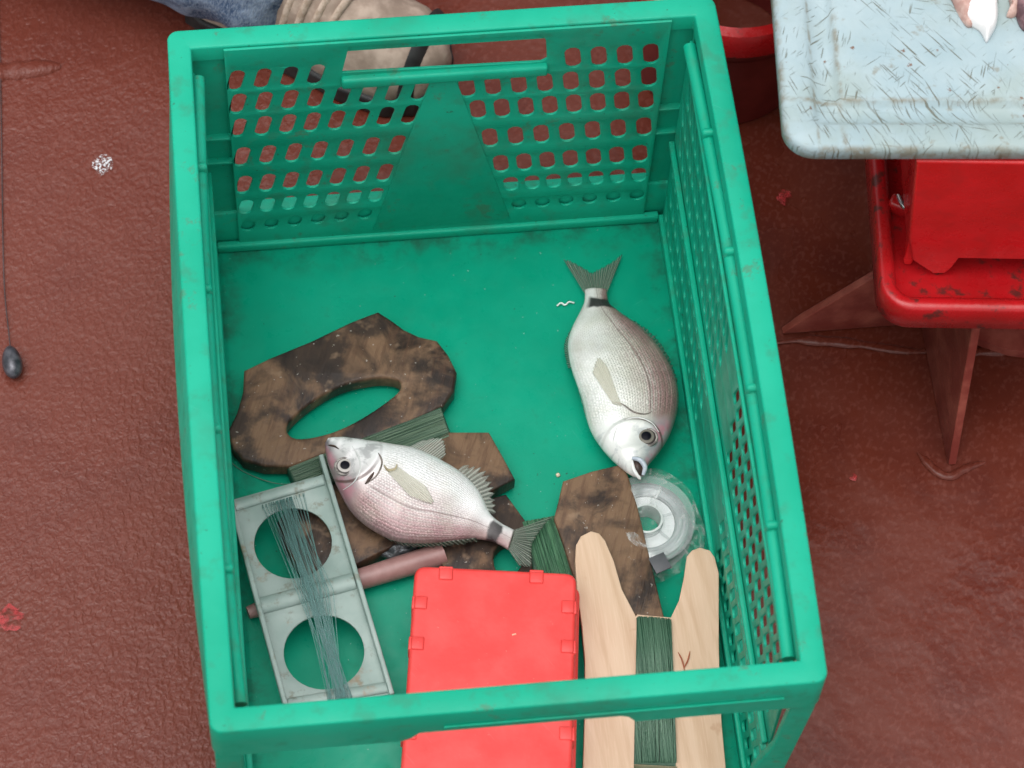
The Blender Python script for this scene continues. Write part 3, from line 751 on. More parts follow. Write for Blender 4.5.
def fish(label, dors, vent, zc, thick, mat, gillu, eye, eye_r, flip=1):
    """dors / vent: px outlines from snout to tail root; zc(u) centre height"""
    n, m = 170, 72
    def lay(pl):
        q = resample(cr([Vector((a, b, 0)) for a, b in pl], 8), n)
        return [at(p.x, p.y, zc(i / (n - 1))) for i, p in enumerate(q)]
    D, V = lay(dors), lay(vent)
    for L_ in (D, V):
        for p in L_: p.z = 0
    root = empty('fish', (D[0] + V[n // 2]) / 2 * 1.0, label, 'fish', 'sea bream lying in the crate')
    root.location.z = 0
    bm = bmesh.new(); uvs = []; rings = []
    def prof_(u): # relative thickness
        pts = [(0, .12), (.03, .30), (.08, .50), (.16, .74), (.28, .94), (.42, 1), (.6, .86), (.78, .55), (.9, .34), (1, .20)]
        for (a, x), (b, y) in zip(pts, pts[1:]):
            if u <= b:
                t = (u - a) / (b - a); t = t * t * (3 - 2 * t); return x + (y - x) * t
        return pts[-1][1]
    for i in range(n):
        u = i / (n - 1); mid = (D[i] + V[i]) / 2; hf = (D[i] - V[i]) / 2; ring = []
        for j in range(m):
            a = 2 * math.pi * j / m; ca, sa = math.cos(a), math.sin(a)
            v = .5 + .5 * ca
            prof2 = (1 - abs(ca) ** 2.5) ** .56 * (1 if sa >= 0 else -1)
            th = thick * prof_(u) * (1.06 - .22 * v)
            z = zc(u) + th * prof2
            if sa > 0:
                gl = gillu + .03 - .42 * (v - .42) ** 2; d = gl - u
                if .02 < v < .93: z += .0012 * max(0, 1 - abs(d - .012) / .03) * (1 if d > 0 else max(0, 1 + d / .003)) * sa
                z += .0006 * noise.noise(mid * 60 + hf * ca * 60) * sa
                # cheek and eye socket relief
            ring.append(bm.verts.new((mid.x + hf.x * ca, mid.y + hf.y * ca, z))); uvs.append((u, v))
        rings.append(ring)
    for a, b in zip(rings, rings[1:]):
        for j in range(m): bm.faces.new((a[j], a[(j + 1) % m], b[(j + 1) % m], b[j]))
    bm.faces.new(rings[0]); bm.faces.new(rings[-1])
    bmesh.ops.recalc_face_normals(bm, faces=bm.faces)
    me = bpy.data.meshes.new('body'); bm.to_mesh(me); bm.free(); uvmap(me, uvs)
    link('body', me, mat, root)
    def surf(px, py):   # height of the fish's upper surface under a pixel (iterated along the ray)
        z = .03
        for _ in range(6):
            p = at(px, py, z); best = min(range(n), key=lambda i: ((D[i] + V[i]) / 2 - p).to_2d().length)
            bi = min(range(n), key=lambda i: abs((p.to_2d() - ((D[i] + V[i]) / 2).to_2d()).dot((D[min(i + 3, n - 1)] + V[min(i + 3, n - 1)] - D[max(i - 3, 0)] - V[max(i - 3, 0)]).to_2d().normalized())))
            hf = ((D[bi] - V[bi]) / 2).to_2d(); ca = (p.to_2d() - ((D[bi] + V[bi]) / 2).to_2d()).dot(hf) / max(hf.length_squared, 1e-9)
            ca = max(-.97, min(.97, ca)); z = zc(bi / (n - 1)) + thick * prof_(bi / (n - 1)) * (1.06 - .22 * (.5 + .5 * ca)) * (1 - abs(ca) ** 2.5) ** .56
        return z
    return root, surf
def eye(px, py, r, surf, root, pup=(0, 0), EYC=(.5, .46, .40)):
    z = surf(px, py); c = at(px, py, z)
    bm = bmesh.new(); bmesh.ops.create_uvsphere(bm, u_segments=32, v_segments=24, radius=1)
    tilt = Matrix.Rotation(R_(0), 3, 'X')
    for v in bm.verts: v.co = Vector((v.co.x * r, v.co.y * r, v.co.z * r * .34)) + Vector((0, 0, -r * .10))
    me = bpy.data.meshes.new('eye'); bm.to_mesh(me); bm.free()
    k = NT('fish_eye', .08); X = k.n('ShaderNodeVectorMath', operation='LENGTH')
    mp = k.n('ShaderNodeMapping'); mp.inputs['Location'].default_value = (-c.x - pup[0], -c.y - pup[1], 0); mp.inputs['Scale'].default_value = (1, 1, 0)
    k.L(k.co.outputs['Object'], mp.inputs[0]); k.L(mp.outputs[0], X.inputs[0]); d = X.outputs['Value']
    cc_ = k.mix(k.ramp(d, r * .48, r * .60), (.006, .006, .010), tuple(e * .8 for e in EYC)); cc_ = k.mix(k.ramp(d, r * .62, r * .80), cc_, EYC); cc_ = k.mix(k.ramp(d, r * .74, r * .92), cc_, (.05, .04, .04))
    k.col(cc_); k.b.inputs['Roughness'].default_value = .18; k.b.inputs['Specular IOR Level'].default_value = .10
    me.transform(Matrix.Translation(c)); link('eye', me, k.m, root)
    bm = bmesh.new(); add_tube(bm, [c + Vector((math.cos(a) * r * 1.06, math.sin(a) * r * 1.02, -.0006)) for a in [2 * math.pi * i / 30 for i in range(31)]], .0011, 8, False)
    from_bm('eye_rim', bm, m_simple('eye_rim_skin', (.10, .085, .08), (.42, .38, .35), 140, .3), root)

FM1 = m_fish('bream_skin_one', (.29, .19, .17), (.68, .66, .60), (.80, .81, .78), .26, (.46, .48, .50), (.62, .30, .33))
FM2 = m_fish('bream_skin_two', (.40, .25, .25), (.74, .67, .66), (.86, .85, .85), .27, (.40, .37, .37), (.55, .27, .30))
FT = m_fin('tail_fin_membrane', (.08, .12, .09), (.24, .27, .22), .36, 22); FP = m_fin('pectoral_fin_membrane', (.60, .57, .45), (.70, .68, .57), .28, 12)
FA = m_fin('clear_fin_membrane', (.36, .38, .34), (.52, .53, .47), .30, 14)
# fish one: right, head towards the camera
d1 = [(643, 476), (646, 468), (660, 451), (671, 432), (678, 406), (676, 380), (664, 354), (645, 331), (622, 314), (610, 304), (607, 294), (607, 290)]
v1 = [(637, 477), (627, 472), (606, 453), (590, 429), (582, 399), (571, 367), (568, 344), (572, 328), (579, 314), (584, 303), (585, 295), (585, 290)]
z1 = lambda u: .0195 + .012 * max(0, 1 - u / .3) ** 1.5 - .010 * max(0, (u - .55) / .45)
f1, s1 = fish('silver bream on the bare green floor, tail up and head down', d1, v1, z1, .0178, FM1, .26, None, 0)
eye(647, 437, .0072, s1, f1, (-.0006, .0004), (.22, .20, .17))
fin('tail_fin', [(585, 294), (596, 292), (607, 293)], [(563, 259), (573, 262), (592, 273), (594, 272), (612, 262), (623, 253)], FT, f1, .0095, .004, 26, 8, .05)
fin('pectoral_fin', [(613, 404), (622, 406)], [(592, 372), (598, 357), (607, 366)], FP, f1, 0, 0, 9, 8, .04, .0002, s1)
fin('dorsal_fin', [(618, 312), (645, 332), (663, 354), (675, 382)], [(616, 311), (648, 330), (667, 353), (678, 382)], FT, f1, .016, .010, 20, 3, .3)
fin('anal_fin', [(574, 330), (568, 346), (571, 368)], [(573, 325), (564, 345), (568, 369)], FT, f1, .015, .008, 12, 3, .2)
fin('pelvic_fin', [(582, 398), (588, 420)], [(578, 388), (586, 418)], FA, f1, .014, .008, 8, 3, .2)
BL = m_simple('bluish_lip_skin', (.33, .38, .45), (.48, .52, .58), 160, .2); DK = m_simple('dark_mouth', (.03, .018, .015), (.08, .04, .03), 150, .5)
zz = .036
tube('upper_lip', cr([at(632, 458, .042), at(640, 460, .042), at(645, 467, .040), at(643, 475, .037)], 5), [.0012 + .0009 * math.sin(math.pi * i / 15) for i in range(16)], BL, f1, 10)
tube('lower_lip', cr([at(632, 461, .040), at(634, 470, .038), at(639, 477, .035), at(641, 478, .035)], 5), [.0010 + .0006 * math.sin(math.pi * i / 15) for i in range(16)], m_simple('pale_lip_skin', (.66, .66, .64), (.78, .77, .75)), f1, 10)
bm = bmesh.new(); q = [at(633, 460, .0405), at(639, 462, .041), at(643, 468, .0395), at(641, 476, .037), at(637, 474, .037), at(634, 468, .039)]
bm.faces.new([bm.verts.new(p) for p in q]); o = from_bm('mouth_opening', bm, DK, f1); md = o.modifiers.new('s', 'SOLIDIFY'); md.thickness = .001
# gill cover edge
def gill(pxs, surf, root, r=.0007, mat=None, dz=.0004, name='gill_edge'):
    P = [at(px, py, surf(px, py) + dz) for px, py in pxs]; P = resample(cr(P, 6), 24)
    tube(name, P, [r * (.25 + .75 * math.sin(math.pi * i / 23)) for i in range(24)], mat, root, 8)
GP = m_simple('gill_line_skin', (.10, .085, .075), (.22, .18, .15), 180, .35); GQ = m_simple('head_ridge_skin', (.55, .57, .56), (.68, .68, .66), 180, .3)  # dark skin tone for gill edges, pale one for head ridges
gill([(612, 402), (622, 404), (634, 412), (646, 414), (652, 411)], s1, f1, .0007, GP)
gill([(620, 426), (628, 419), (640, 418), (652, 423), (659, 432)], s1, f1, .0008, GQ)
gill([(612, 448), (616, 430), (624, 418)], s1, f1, .0007, GQ)

# fish two: left, head to the upper left, belly towards the far side
d2 = [(325, 444), (326, 455), (330, 470), (340, 493), (352, 513), (371, 529), (396, 541), (423, 543), (453, 541), (475, 539), (490, 541), (500, 545), (508, 550)]
v2 = [(329, 438), (345, 438), (366, 441), (392, 445), (415, 449), (442, 461), (464, 475), (480, 493), (488, 510), (494, 518), (502, 524), (508, 527), (514, 530)]
z2 = lambda u: .0385 - .010 * max(0, (u - .5) / .5)
f2, s2 = fish('pinkish silver bream lying on the dark winder, head against the metal frame', d2, v2, z2, .0162, FM2, .27, None, 0)
eye(345, 466, .0068, s2, f2, (0, .0002), (.60, .55, .52))
fin('tail_fin', [(514, 530), (512, 539), (508, 549)], [(552, 517), (543, 527), (534, 541), (532, 545), (532, 560), (531, 567), (519, 566)], FT, f2, .0290, .0245, 28, 8, .05)
fin('pectoral_fin', [(388, 472), (397, 466)], [(410, 496), (434, 504), (426, 486)], FP, f2, 0, 0, 9, 8, .04, .0002, s2)
fin('pelvic_fin', [(409, 447), (424, 452), (440, 460)], [(424, 440), (443, 438), (446, 455)], FA, f2, .036, .030, 9, 6, .12)
fin('anal_fin', [(458, 470), (470, 480), (480, 494), (489, 512)], [(466, 464), (486, 470), (494, 490), (496, 515)], FA, f2, .034, .028, 11, 6, .42)
fin('dorsal_fin', [(372, 530), (410, 542), (450, 541), (476, 538)], [(384, 537), (408, 547), (452, 546), (480, 541)], FT, f2, .034, .028, 16, 3, .3)
gill([(366, 443), (377, 452), (382, 462), (377, 475), (366, 484)], s2, f2, .0007, GP)
gill([(374, 472), (370, 478), (365, 484)], s2, f2, .0012, DK, .0005, 'gill_opening')
gill([(352, 446), (359, 458), (360, 470), (354, 482), (343, 490)], s2, f2, .0006, GQ)
gill([(328, 445), (334, 446), (339, 449)], s2, f2, .0008, DK, .0003, 'mouth_line')
gill([(384, 465), (388, 470), (395, 469), (397, 464)], s2, f2, .0012, m_simple('fin_root_skin', (.30, .24, .14), (.45, .38, .24)), .0004, 'fin_root')

# ------------------------------------------------------------------ little scraps
sc_ = tube('fish_scrap', cr([at(557, 306, .0015), at(561, 303, .0025), at(565, 305, .002), at(569, 302, .003), at(574, 303, .0015)], 5), .0007, m_simple('white_scrap', (.7, .75, .72), (.85, .88, .86)), None, 6); tag(sc_, 'tiny white squiggle of scrap on the green floor beside the tail', 'scrap')
lp_ = cr([at(246, 462, .012), at(238, 470, .004), at(228, 476, .0012), at(250, 484, .002), at(272, 486, .012)], 6); lp_ = cr([at(229, 440, .010), at(228, 456, .002), at(238, 468, .0012), at(258, 478, .001), at(280, 484, .006), at(300, 483, .012)], 6)
tag(tube('loose_line', lp_, .00035, m_simple('line_loose', (.10, .2, .14), (.2, .3, .22)), None, 5), 'loose curl of thin line trailing from the oval-holed winder', 'fishing line')
k_ = box('grit_piece', at(696, 399, .004), (.003, .006, .004), DARKRUB, None, Matrix.Rotation(.2, 4, 'Z'), .001); tag(k_, 'black piece of grit at the foot of the right crate wall', 'grit')
bm = bmesh.new(); bmesh.ops.create_icosphere(bm, subdivisions=2, radius=.0018, matrix=Matrix.Translation(at(558, 475, .0012)))
tag(from_bm('crumb', bm, m_simple('pale_crumb', (.6, .5, .35), (.7, .6, .45))), 'pale crumb on the green floor just left of the brown winder', 'crumb')

# egg sinker on its line at the far left
eg = empty('egg_sinker', at(12, 362, DZ), 'dark grey egg sinker on a thin line lying on the deck at the left', 'sinker')
bm = bmesh.new(); bmesh.ops.create_uvsphere(bm, u_segments=28, v_segments=20, radius=1)
ce = at(12, 362, DZ + .0075)
for v in bm.verts: v.co = Matrix.Rotation(.12, 3, 'Z') @ Vector((v.co.x * .0078 * (1 - .12 * v.co.y), v.co.y * .0145, v.co.z * .0078)) + ce
from_bm('weight', bm, m_simple('dark_lead', (.035, .037, .045), (.10, .10, .115), 130, .3, .4, .4), eg)
tube('line', cr([ce + Vector((-.001, .013, 0)), at(9, 335, DZ + .004), at(4, 280, DZ + .0022), at(2, 180, DZ + .002), at(0, 60, DZ + .002), at(-6, -120, DZ + .002)], 6), .0005, m_simple('dark_cord', (.04, .03, .03), (.08, .05, .05)), eg, 6)

# ------------------------------------------------------------------ pedestal table with red tray, red box and blue board
zt2 = .165
pd = empty('pedestal', (.47, .19, DZ), 'brown painted steel pedestal with welded gusset plates under the red tray', 'pedestal')
tube('post', [(.47, .19, DZ), (.47, .19, zt2 - .004)], .052, BROWN, pd, 32)
box('top_plate', (.47, .19, zt2 - .0095), (.16, .16, .008), BROWN, pd)
lathe('foot_flange', [(.02, .001), (.085, .001), (.085, .011), (.02, .011)], (.47, .19, DZ), BROWN, pd, 40, True)
gx = at(952, 465, DZ); g1 = at(958, 325, zt2 - .03)
M = Matrix(((0, 0, 1, 0), (1, 0, 0, 0), (0, 1, 0, 0), (0, 0, 0, 1)))
mplate('gusset_plate', [(gx.y, DZ + .001), (.15, DZ + .001), (.15, zt2 - .014), (g1.y - .002, zt2 - .014)], [], .007, BROWN, pd, Matrix.Translation((gx.x - .0035, 0, 0)) @ M, .0015, 2)
gl_ = at(783, 336, DZ); 
q0 = Vector((.47, gl_.y)); 
mplate('gusset_plate', [(gl_.x, DZ + .001), (gl_.x + .012, DZ + .02), (gl_.x + .075, .085), (.425, .15), (.425, DZ + .001)], [], .007, BROWN, pd, Matrix.Translation((0, gl_.y + .008, 0)) @ Matrix.Rotation(R_(90), 4, 'X'), .0015, 2)
bead([(776, 343), (800, 340), (850, 343), (900, 350), (930, 352)], .0045, pd, DECK, .5)
bead([(918, 452), (935, 470), (950, 476), (966, 468), (985, 462)], .0035, pd, DECK, .7)
bead([(915, 350), (960, 352), (1024, 348), (1060, 344)], .004, pd, DECK, .6)

def tray(name, corner, exd, eyd, sx, sy, r, profile, mat, parent=None, sub=1):
    """rounded-rectangle stepped tray; corner world point, profile = list of (inset, z)"""
    bm = bmesh.new(); rings = []
    for ins, z in profile:
        hx, hy = sx / 2 - ins, sy / 2 - ins; rr = max(r - ins, .003) if ins < r else .004
        lp = []
        for (x, y) in rr_pts(hx, hy, rr, 10, 8):
            p = corner + exd * (sx / 2 + x) + eyd * (sy / 2 + y); lp.append(bm.verts.new((p.x, p.y, z)))
        rings.append(lp)
    for a, b in zip(rings, rings[1:]):
        for i in range(len(a)): bm.faces.new((a[i], a[(i + 1) % len(a)], b[(i + 1) % len(a)], b[i]))
    bm.faces.new(rings[0]); bm.faces.new(rings[-1])
    o = from_bm(name, bm, mat, parent); sharp(o, 60); return o
# red tray
zr = zt2 + .030
a_ = at(898, 326, zt2); b_ = at(1024, 328, zt2); ex = (b_ - a_); ex.z = 0; ex.normalize(); ey = Vector((-ex.y, ex.x, 0))
cor = at(876, 329, zt2); cor.z = 0
rt = tray('red_tray', cor, ex, ey, .34, .36, .024, [(.05, zt2), (.003, zt2), (0, zt2 + .003), (0, zr - .003), (.002, zr), (.008, zr), (.012, zr - .003), (.014, zr - .012), (.022, zr - .0145), (.05, zr - .015)], REDT)
tag(rt, 'worn red painted tray with raised lip on top of the brown pedestal', 'tray')
# clamp with a bright metal loop, sits in the tray
cl = empty('shackle', at(905, 200, zr), 'small steel shackle with red painted lug lying in the tray corner behind the red box', 'shackle')
box('lug', at(903, 207, zr - .006), (.022, .012, .014), REDT, cl, Matrix.Rotation(-.5, 4, 'Z'), .003)
tube('loop', cr([at(898, 196, zr), at(903, 206, zr + .006), at(912, 211, zr + .006), at(916, 204, zr)], 5), .0018, m_simple('bright_steel', (.6, .6, .6), (.75, .75, .75), 50, .2, 1.0), cl, 10)
# red box on feet
zb2 = .335
rbx = empty('red_stand', at(990, 250, zr), 'bright red painted box with corner feet between the red tray and blue board', 'stand')
zbase = zr - .013
ft = at(937, 266, zbase)
u0 = ex; w0 = ey
def stp(x, y, z): p = ft + u0 * x + w0 * y; return Vector((p.x, p.y, z))
front = [(-.004, .001 + zbase), (.0055, .002 + zbase), (.009, .010 + zbase), (.012, .0235 + zbase), (.225, .0235 + zbase), (.228, .0015 + zbase), (.238, .002 + zbase), (.245, .022 + zbase), (.262, zb2), (-.040, zb2), (-.029, .050 + zbase), (-.022, .020 + zbase)]
def wallp(org, xd, poly, th):
    nrm = Vector((xd.y, -xd.x, 0))
    Mw = Matrix(((xd.x, 0, nrm.x, org.x), (xd.y, 0, nrm.y, org.y), (0, 1, 0, 0), (0, 0, 0, 1)))
    return mplate('side_panel', poly, [], th, REDP, rbx, Mw, .0025, 3)
wallp(ft - w0 * .0 , u0, front, .008)
wallp(ft + w0 * .20, u0, front, .008)
side = [(0, zbase + .002), (.012, zbase + .0235), (.188, zbase + .0235), (.195, zbase + .002), (.199, zb2), (0.001, zb2)]
wallp(ft + u0 * -.026 + w0 * .0, w0, side, .008)
wallp(ft + u0 * .250 + w0 * .0, w0, side, .008)
# blue board
zB = .350
a_ = at(860, 157.5, zB - .014); b_ = at(1024, 157.5, zB - .014); exb = b_ - a_; exb.z = 0; exb.normalize(); eyb = Vector((-exb.y, exb.x, 0))
l0 = at(782, 140, zB); l1 = at(771, -60, zB)
cb = at(785.5, 149.5, zB); cb.z = 0
# direction of the left edge straight from the photo, kept square to the front edge within a degree
bd = tray('cutting_board', cb, exb, eyb, .70, .60, .022, [(.02, zB - .015), (.003, zB - .015), (0, zB - .012), (0, zB - .004), (.0012, zB - .0012), (.004, zB), (.019, zB), (.022, zB - .0016), (.024, zB - .004), (.030, zB - .0062), (.034, zB - .0062), (.0385, zB - .0055), (.0405, zB - .0015), (.043, zB - .0010), (.08, zB - .0012)], BLUE)  # unseen part of the board enlarged to shade the deck beneath
tag(bd, 'pale blue scratched cutting board with moulded groove on the red stand', 'cutting board')

# fish pieces on the board
def lump(name, pxs, z, h, mat, parent, seed=0):
    P = cr([at(px, py, z) for px, py in pxs], 6, True); c = sum((p for p in P), Vector()) / len(P); bm = bmesh.new(); prev = None
    for j in range(9):
        f = math.cos(j / 9 * math.pi / 2) ** .55; zz = z + h * math.sin(j / 9 * math.pi / 2); ring = []
        for p in P:
            q = c + (p - c) * f; ring.append(bm.verts.new((q.x, q.y, zz + .0028 * noise.noise(Vector((q.x * 150, q.y * 120, seed))) * (1 if j else 0))))
        if prev:
            for i in range(len(P)): bm.faces.new((prev[i], prev[(i + 1) % len(P)], ring[(i + 1) % len(P)], ring[i]))
        else: bm.faces.new(ring)
        prev = ring
    bm.faces.new(prev); return from_bm(name, bm, mat, parent)
zp = zB - .001
SK = m_simple('cut_fish_skin', (.42, .24, .20), (.58, .42, .36), 90, .25); FL = m_simple('white_fish_flesh', (.80, .78, .76), (.88, .86, .85), 60, .3, 0, .4, .002)
c1_ = empty('fish_piece', at(975, 10, zp), 'cut piece of fish with bright white flesh and brown skin on the cutting board', 'fish piece')
lump('skin', [(944, -20), (952, 2), (960, 18), (968, 28), (978, 22), (985, 0), (982, -24)], zp, .009, SK, c1_, 1)
lump('flesh', [(974, -4), (963, 12), (967, 24), (978, 31), (982, 36), (986, 43), (990, 38), (996, 26), (997, 10), (990, -18)], zp, .012, FL, c1_, 2)
c2_ = empty('fish_piece', at(1020, 10, zp), 'dark skinned fish offcut with ragged pale edge at the right frame edge of the board', 'fish piece')
lump('skin', [(1012, -10), (1016, 18), (1024, 32), (1040, 34), (1050, 10), (1040, -14)], zp, .011, m_simple('dark_fish_skin', (.10, .05, .06), (.28, .16, .17), 100, .25), c2_, 3)
lump('flesh', [(1007, -10), (1010, 10), (1006, 17), (1013, 18), (1018, 12), (1015, -10)], zp, .007, SK, c2_, 4)

# ------------------------------------------------------------------ red tub behind the crate
ct = at(706, -60, .10)
tub = empty('round_tub', (.252, .416, DZ), 'round red tub with a worn rim, shade coloured into its body, between the crate and the blue board', 'tub')
cT = (.252, .416, DZ); RT = .078
e_ = at(735, 40, .13)
dR = (e_.to_2d() - Vector(cT[:2])).length
lathe('body', [(RT * .90, .001), (RT * .80, .001), (RT * .80, .004), (RT * .94, .125), (RT * 1.0, .125)][::-1] + [(RT * .98, .10), (RT * .92, .05)], cT, m_simple('shaded_red_tub', (.13, .012, .010), (.19, .022, .018), 25, .4), tub, 64, True)  # red tub; the dark red-brown of the body is shade put into colour
lathe('rim', [(RT * .90, .120), (RT * .90, .139), (RT * .94, .144), (RT * 1.04, .142), (RT * 1.08, .136), (RT * 1.08, .118), (RT * 1.0, .116)], cT, REDT, tub, 64, True)

# ------------------------------------------------------------------ person sitting behind the crate
DEN = m_denim(); SHO = m_simple('beige_canvas', (.27, .20, .155), (.43, .335, .27), 45, .8, 0, .5, .003); SKN = m_simple('skin', (.40, .20, .13), (.48, .26, .18), 30, .5)
SHI = m_simple('grey_cotton', (.10, .12, .14), (.16, .18, .20), 30, .9, 0, .6, .004); HAI = m_simple('dark_hair', (.02, .013, .01), (.05, .03, .02), 200, .6)
pr = empty('person', (-.05, 1.0, DZ), 'person in blue jeans and beige canvas shoes sitting cross-legged behind the crate', 'person')
def skinned(name, verts, edges, mat, parent, sub=2, rootv=0, post=None):
    me = bpy.data.meshes.new(name); me.from_pydata([v[0] for v in verts], edges, [])
    o = bpy.data.objects.new(name, me); col.objects.link(o)
    md = o.modifiers.new('skin', 'SKIN'); md.use_smooth_shade = True
    for i, v in enumerate(verts):
        r = v[1]; sv = me.skin_vertices[0].data[i]; sv.radius = (r, r) if not isinstance(r, tuple) else r; sv.use_root = (i == rootv)
    s_ = o.modifiers.new('sub', 'SUBSURF'); s_.levels = sub; s_.render_levels = sub
    dg = bpy.context.evaluated_depsgraph_get(); dg.update()
    m2 = bpy.data.meshes.new_from_object(o.evaluated_get(dg)); bpy.data.objects.remove(o)
    if post: post(m2)
    return link(name, m2, mat, parent)
D0 = DZ
def folds(a, f):
    def g(me):
        for v in me.vertices:
            v.co += v.normal * (a * noise.noise(v.co * f) + a * .5 * noise.noise(v.co * f * 2.3))
    return g
KL, AL = (-.47, .66, D0 + .12), (-.096, .470, D0 + .062)
KR, AR = (.40, .80, D0 + .15), (.13, .66, D0 + .06)
HIPL, HIPR, PEL = (-.13, .99, D0 + .12), (.07, .99, D0 + .12), (-.03, 1.02, D0 + .13)
SP1, SP2, NK = (-.03, 1.03, D0 + .35), (-.03, .99, D0 + .54), (-.03, .98, D0 + .63)
HD = (-.03, .96, D0 + .74)
SL, SR = (-.20, .98, D0 + .53), (.14, .98, D0 + .53)
EL, ER = (-.32, .90, D0 + .30), (.27, .90, D0 + .31)
WL, WR = (-.30, .72, D0 + .22), (.26, .72, D0 + .24)
body = skinned('body', [(PEL, .10), (SP1, .10), (SP2, .10), (NK, .05), (HD, .075), ((-.03, .95, D0 + .82), .070), (SL, .05), (EL, .036), (WL, .026), (SR, .05), (ER, .036), (WR, .026),
    (HIPL, .07), (KL, .055), (AL, .038), (HIPR, .07), (KR, .055), (AR, .038), ((-.30, .655, D0 + .205), .022), ((.26, .655, D0 + .225), .022)],
    [(0, 1), (1, 2), (2, 3), (3, 4), (4, 5), (2, 6), (6, 7), (7, 8), (2, 9), (9, 10), (10, 11), (0, 12), (12, 13), (13, 14), (0, 15), (15, 16), (16, 17), (8, 18), (11, 19)], SKN, pr)
mid = lambda a, b, t: tuple(Vector(a).lerp(Vector(b), t))
jeans = skinned('jeans', [(PEL, .125), (HIPL, .105), (mid(HIPL, KL, .5), .09), (KL, .078), (mid(KL, AL, .45), .068), (mid(KL, AL, .85), .064), (mid(KL, AL, 1.03), .060), (HIPR, .105), (mid(HIPR, KR, .5), .09), (KR, .078), (mid(KR, AR, .5), .066), (AR, .058), ((-.03, 1.03, D0 + .24), .125)],
    [(0, 1), (1, 2), (2, 3), (3, 4), (4, 5), (5, 6), (0, 7), (7, 8), (8, 9), (9, 10), (10, 11), (0, 12)], DEN, pr, 4, 0, folds(.010, 16))
shirt = skinned('shirt', [((-.03, 1.03, D0 + .24), .135), (SP1, .13), (SP2, .12), ((-.03, .985, D0 + .59), .06), (SL, .068), (mid(SL, EL, .6), .058), (SR, .068), (mid(SR, ER, .6), .058)],
    [(0, 1), (1, 2), (2, 3), (2, 4), (4, 5), (2, 6), (6, 7)], SHI, pr, 3, 1, folds(.008, 12))
def headpost(me):
    pass
bm = bmesh.new(); bmesh.ops.create_uvsphere(bm, u_segments=32, v_segments=24, radius=1)
for v in bm.verts:
    p = v.co.copy(); s = 1.0 + .02 * noise.noise(p * 3)
    if p.y < -.35 and p.z < .35: s = .90
    v.co = Vector((p.x * .086 * s, p.y * .100 * s + .955, p.z * .098 * s + D0 + .815)) + Vector((-.03, 0, 0))
from_bm('hair', bm, HAI, pr)
for sx in (-1, 1):   # ears, eyes
    bm = bmesh.new(); bmesh.ops.create_uvsphere(bm, u_segments=12, v_segments=10, radius=1)
    for v in bm.verts: v.co = Vector((v.co.x * .010, v.co.y * .018, v.co.z * .030)) + Vector((-.03 + sx * .084, .955, D0 + .765))
    from_bm('ear', bm, SKN, pr)
tube('nose', [(-.03, .872, D0 + .79), (-.03, .862, D0 + .765), (-.03, .872, D0 + .755)], [.008, .014, .010], SKN, pr, 12)
# hands: palm + five fingers resting on the knees
for s, wr in ((-1, (-.30, .655, D0 + .205)), (1, (.26, .655, D0 + .225))):
    w_ = Vector(wr); vs_ = [(tuple(w_), .022), (tuple(w_ + Vector((0, -.045, -.012))), (.036, .014))]; es_ = [(0, 1)]
    for f, (dx, ln) in enumerate(((-.030, .062), (-.010, .075), (.010, .070), (.029, .055))):
        b0_ = w_ + Vector((dx, -.075, -.018)); i0 = len(vs_)
        vs_ += [(tuple(b0_), .0095), (tuple(b0_ + Vector((dx * .1, -ln * .5, -.010))), .0085), (tuple(b0_ + Vector((dx * .1, -ln * .85, -.034))), .0075)]
        es_ += [(1, i0), (i0, i0 + 1), (i0 + 1, i0 + 2)]
    i0 = len(vs_); b0_ = w_ + Vector((-s * .036, -.028, -.012)); vs_ += [(tuple(b0_), .011), (tuple(b0_ + Vector((-s * .020, -.028, -.006))), .0095), (tuple(b0_ + Vector((-s * .026, -.052, -.014))), .008)]; es_ += [(1, i0), (i0, i0 + 1), (i0 + 1, i0 + 2)]
    skinned('hand', vs_, es_, SKN, pr, 2)
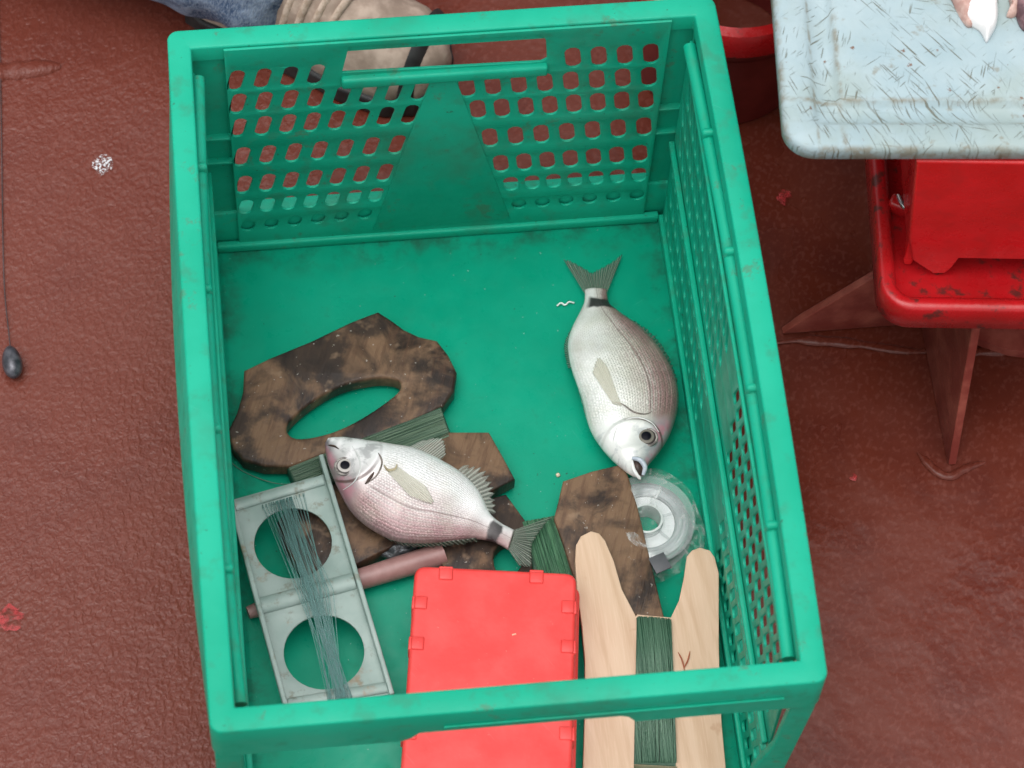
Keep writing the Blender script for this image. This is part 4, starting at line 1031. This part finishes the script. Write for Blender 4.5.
# shoes
def shoe(heel, toe, name_label=None):
    h, t = Vector(heel), Vector(toe); d = (t - h); Lh = d.length; d.normalize(); nrm = Vector((-d.y, d.x, 0))
    st = [(0, .030, .060), (.10, .036, .075), (.30, .038, .082), (.5, .042, .074), (.68, .047, .062), (.84, .046, .050), (.94, .036, .040), (1.0, .014, .026)]
    bm = bmesh.new(); prev = None; M_ = 28
    us = [i / 40 for i in range(41)]
    def ip(u, k):
        for a, b in zip(st, st[1:]):
            if u <= b[0]: q = (u - a[0]) / (b[0] - a[0]); q = q * q * (3 - 2 * q); return a[k] + (b[k] - a[k]) * q
    for u in us:
        wv, hv = ip(u, 1), ip(u, 2); c = h + d * (u * Lh); ring = []
        for j in range(M_):
            a = 2 * math.pi * j / M_; y = math.cos(a) * wv; z = max(math.sin(a), -.25) * hv if math.sin(a) > 0 else math.sin(a) * .010
            fo = .0022 * noise.noise(Vector((u * 9, j * .3, 0))) + (.0022 * math.sin(u * 46) if .30 < u < .62 and math.sin(a) > .2 else 0)
            ring.append(bm.verts.new(c + nrm * (y * (1 + fo * 10)) + Vector((0, 0, D0 + .020 + z + fo))))
        if prev:
            for j in range(M_): bm.faces.new((prev[j], prev[(j + 1) % M_], ring[(j + 1) % M_], ring[j]))
        else: bm.faces.new(ring)
        prev = ring
    bm.faces.new(prev); up_ = from_bm('shoe', bm, SHO, pr)
    left_, right_ = [], []
    for u in us:
        c = h + d * (u * Lh); wv = ip(u, 1) + .004; left_.append(c + nrm * wv); right_.append(c - nrm * wv)
    ol = [(p.x, p.y) for p in left_] + [(p.x, p.y) for p in right_[::-1]]
    mplate('sole', ol, [], .020, DARKRUB, up_, Matrix.Translation((0, 0, D0 + .0005)), .003, 2)
    # strap round the toe and laces
    for u, r, mt in ((.92, .012, DARKRUB),):
        c = h + d * (u * Lh); wv, hv = ip(u, 1), ip(u, 2)
        tube('strap', [c + nrm * math.cos(a) * (wv + .001) + Vector((0, 0, D0 + .018 + math.sin(a) * (hv + .001))) for a in [math.pi * i / 20 for i in range(21)]], r, mt, up_, 8, .35)
    for q in range(6):
        u = .36 + q * .055; c = h + d * (u * Lh); wv, hv = ip(u, 1), ip(u, 2)
        tube('lace', [c + d * (.012 * math.cos(a)) + nrm * math.cos(a) * (wv * .92) + Vector((0, 0, D0 + .0215 + (hv + .002) * (1 - (math.cos(a) * .92) ** 2) ** .5)) for a in [math.pi * i / 14 for i in range(15)]], .0036, m_simple('lace_cloth', (.38, .28, .21), (.52, .41, .33), 200, .8), up_, 8, .5)
    return up_
shoe((-.175, .512, 0), (.019, .402, 0))
shoe((.17, .655, 0), (-.08, .640, 0))
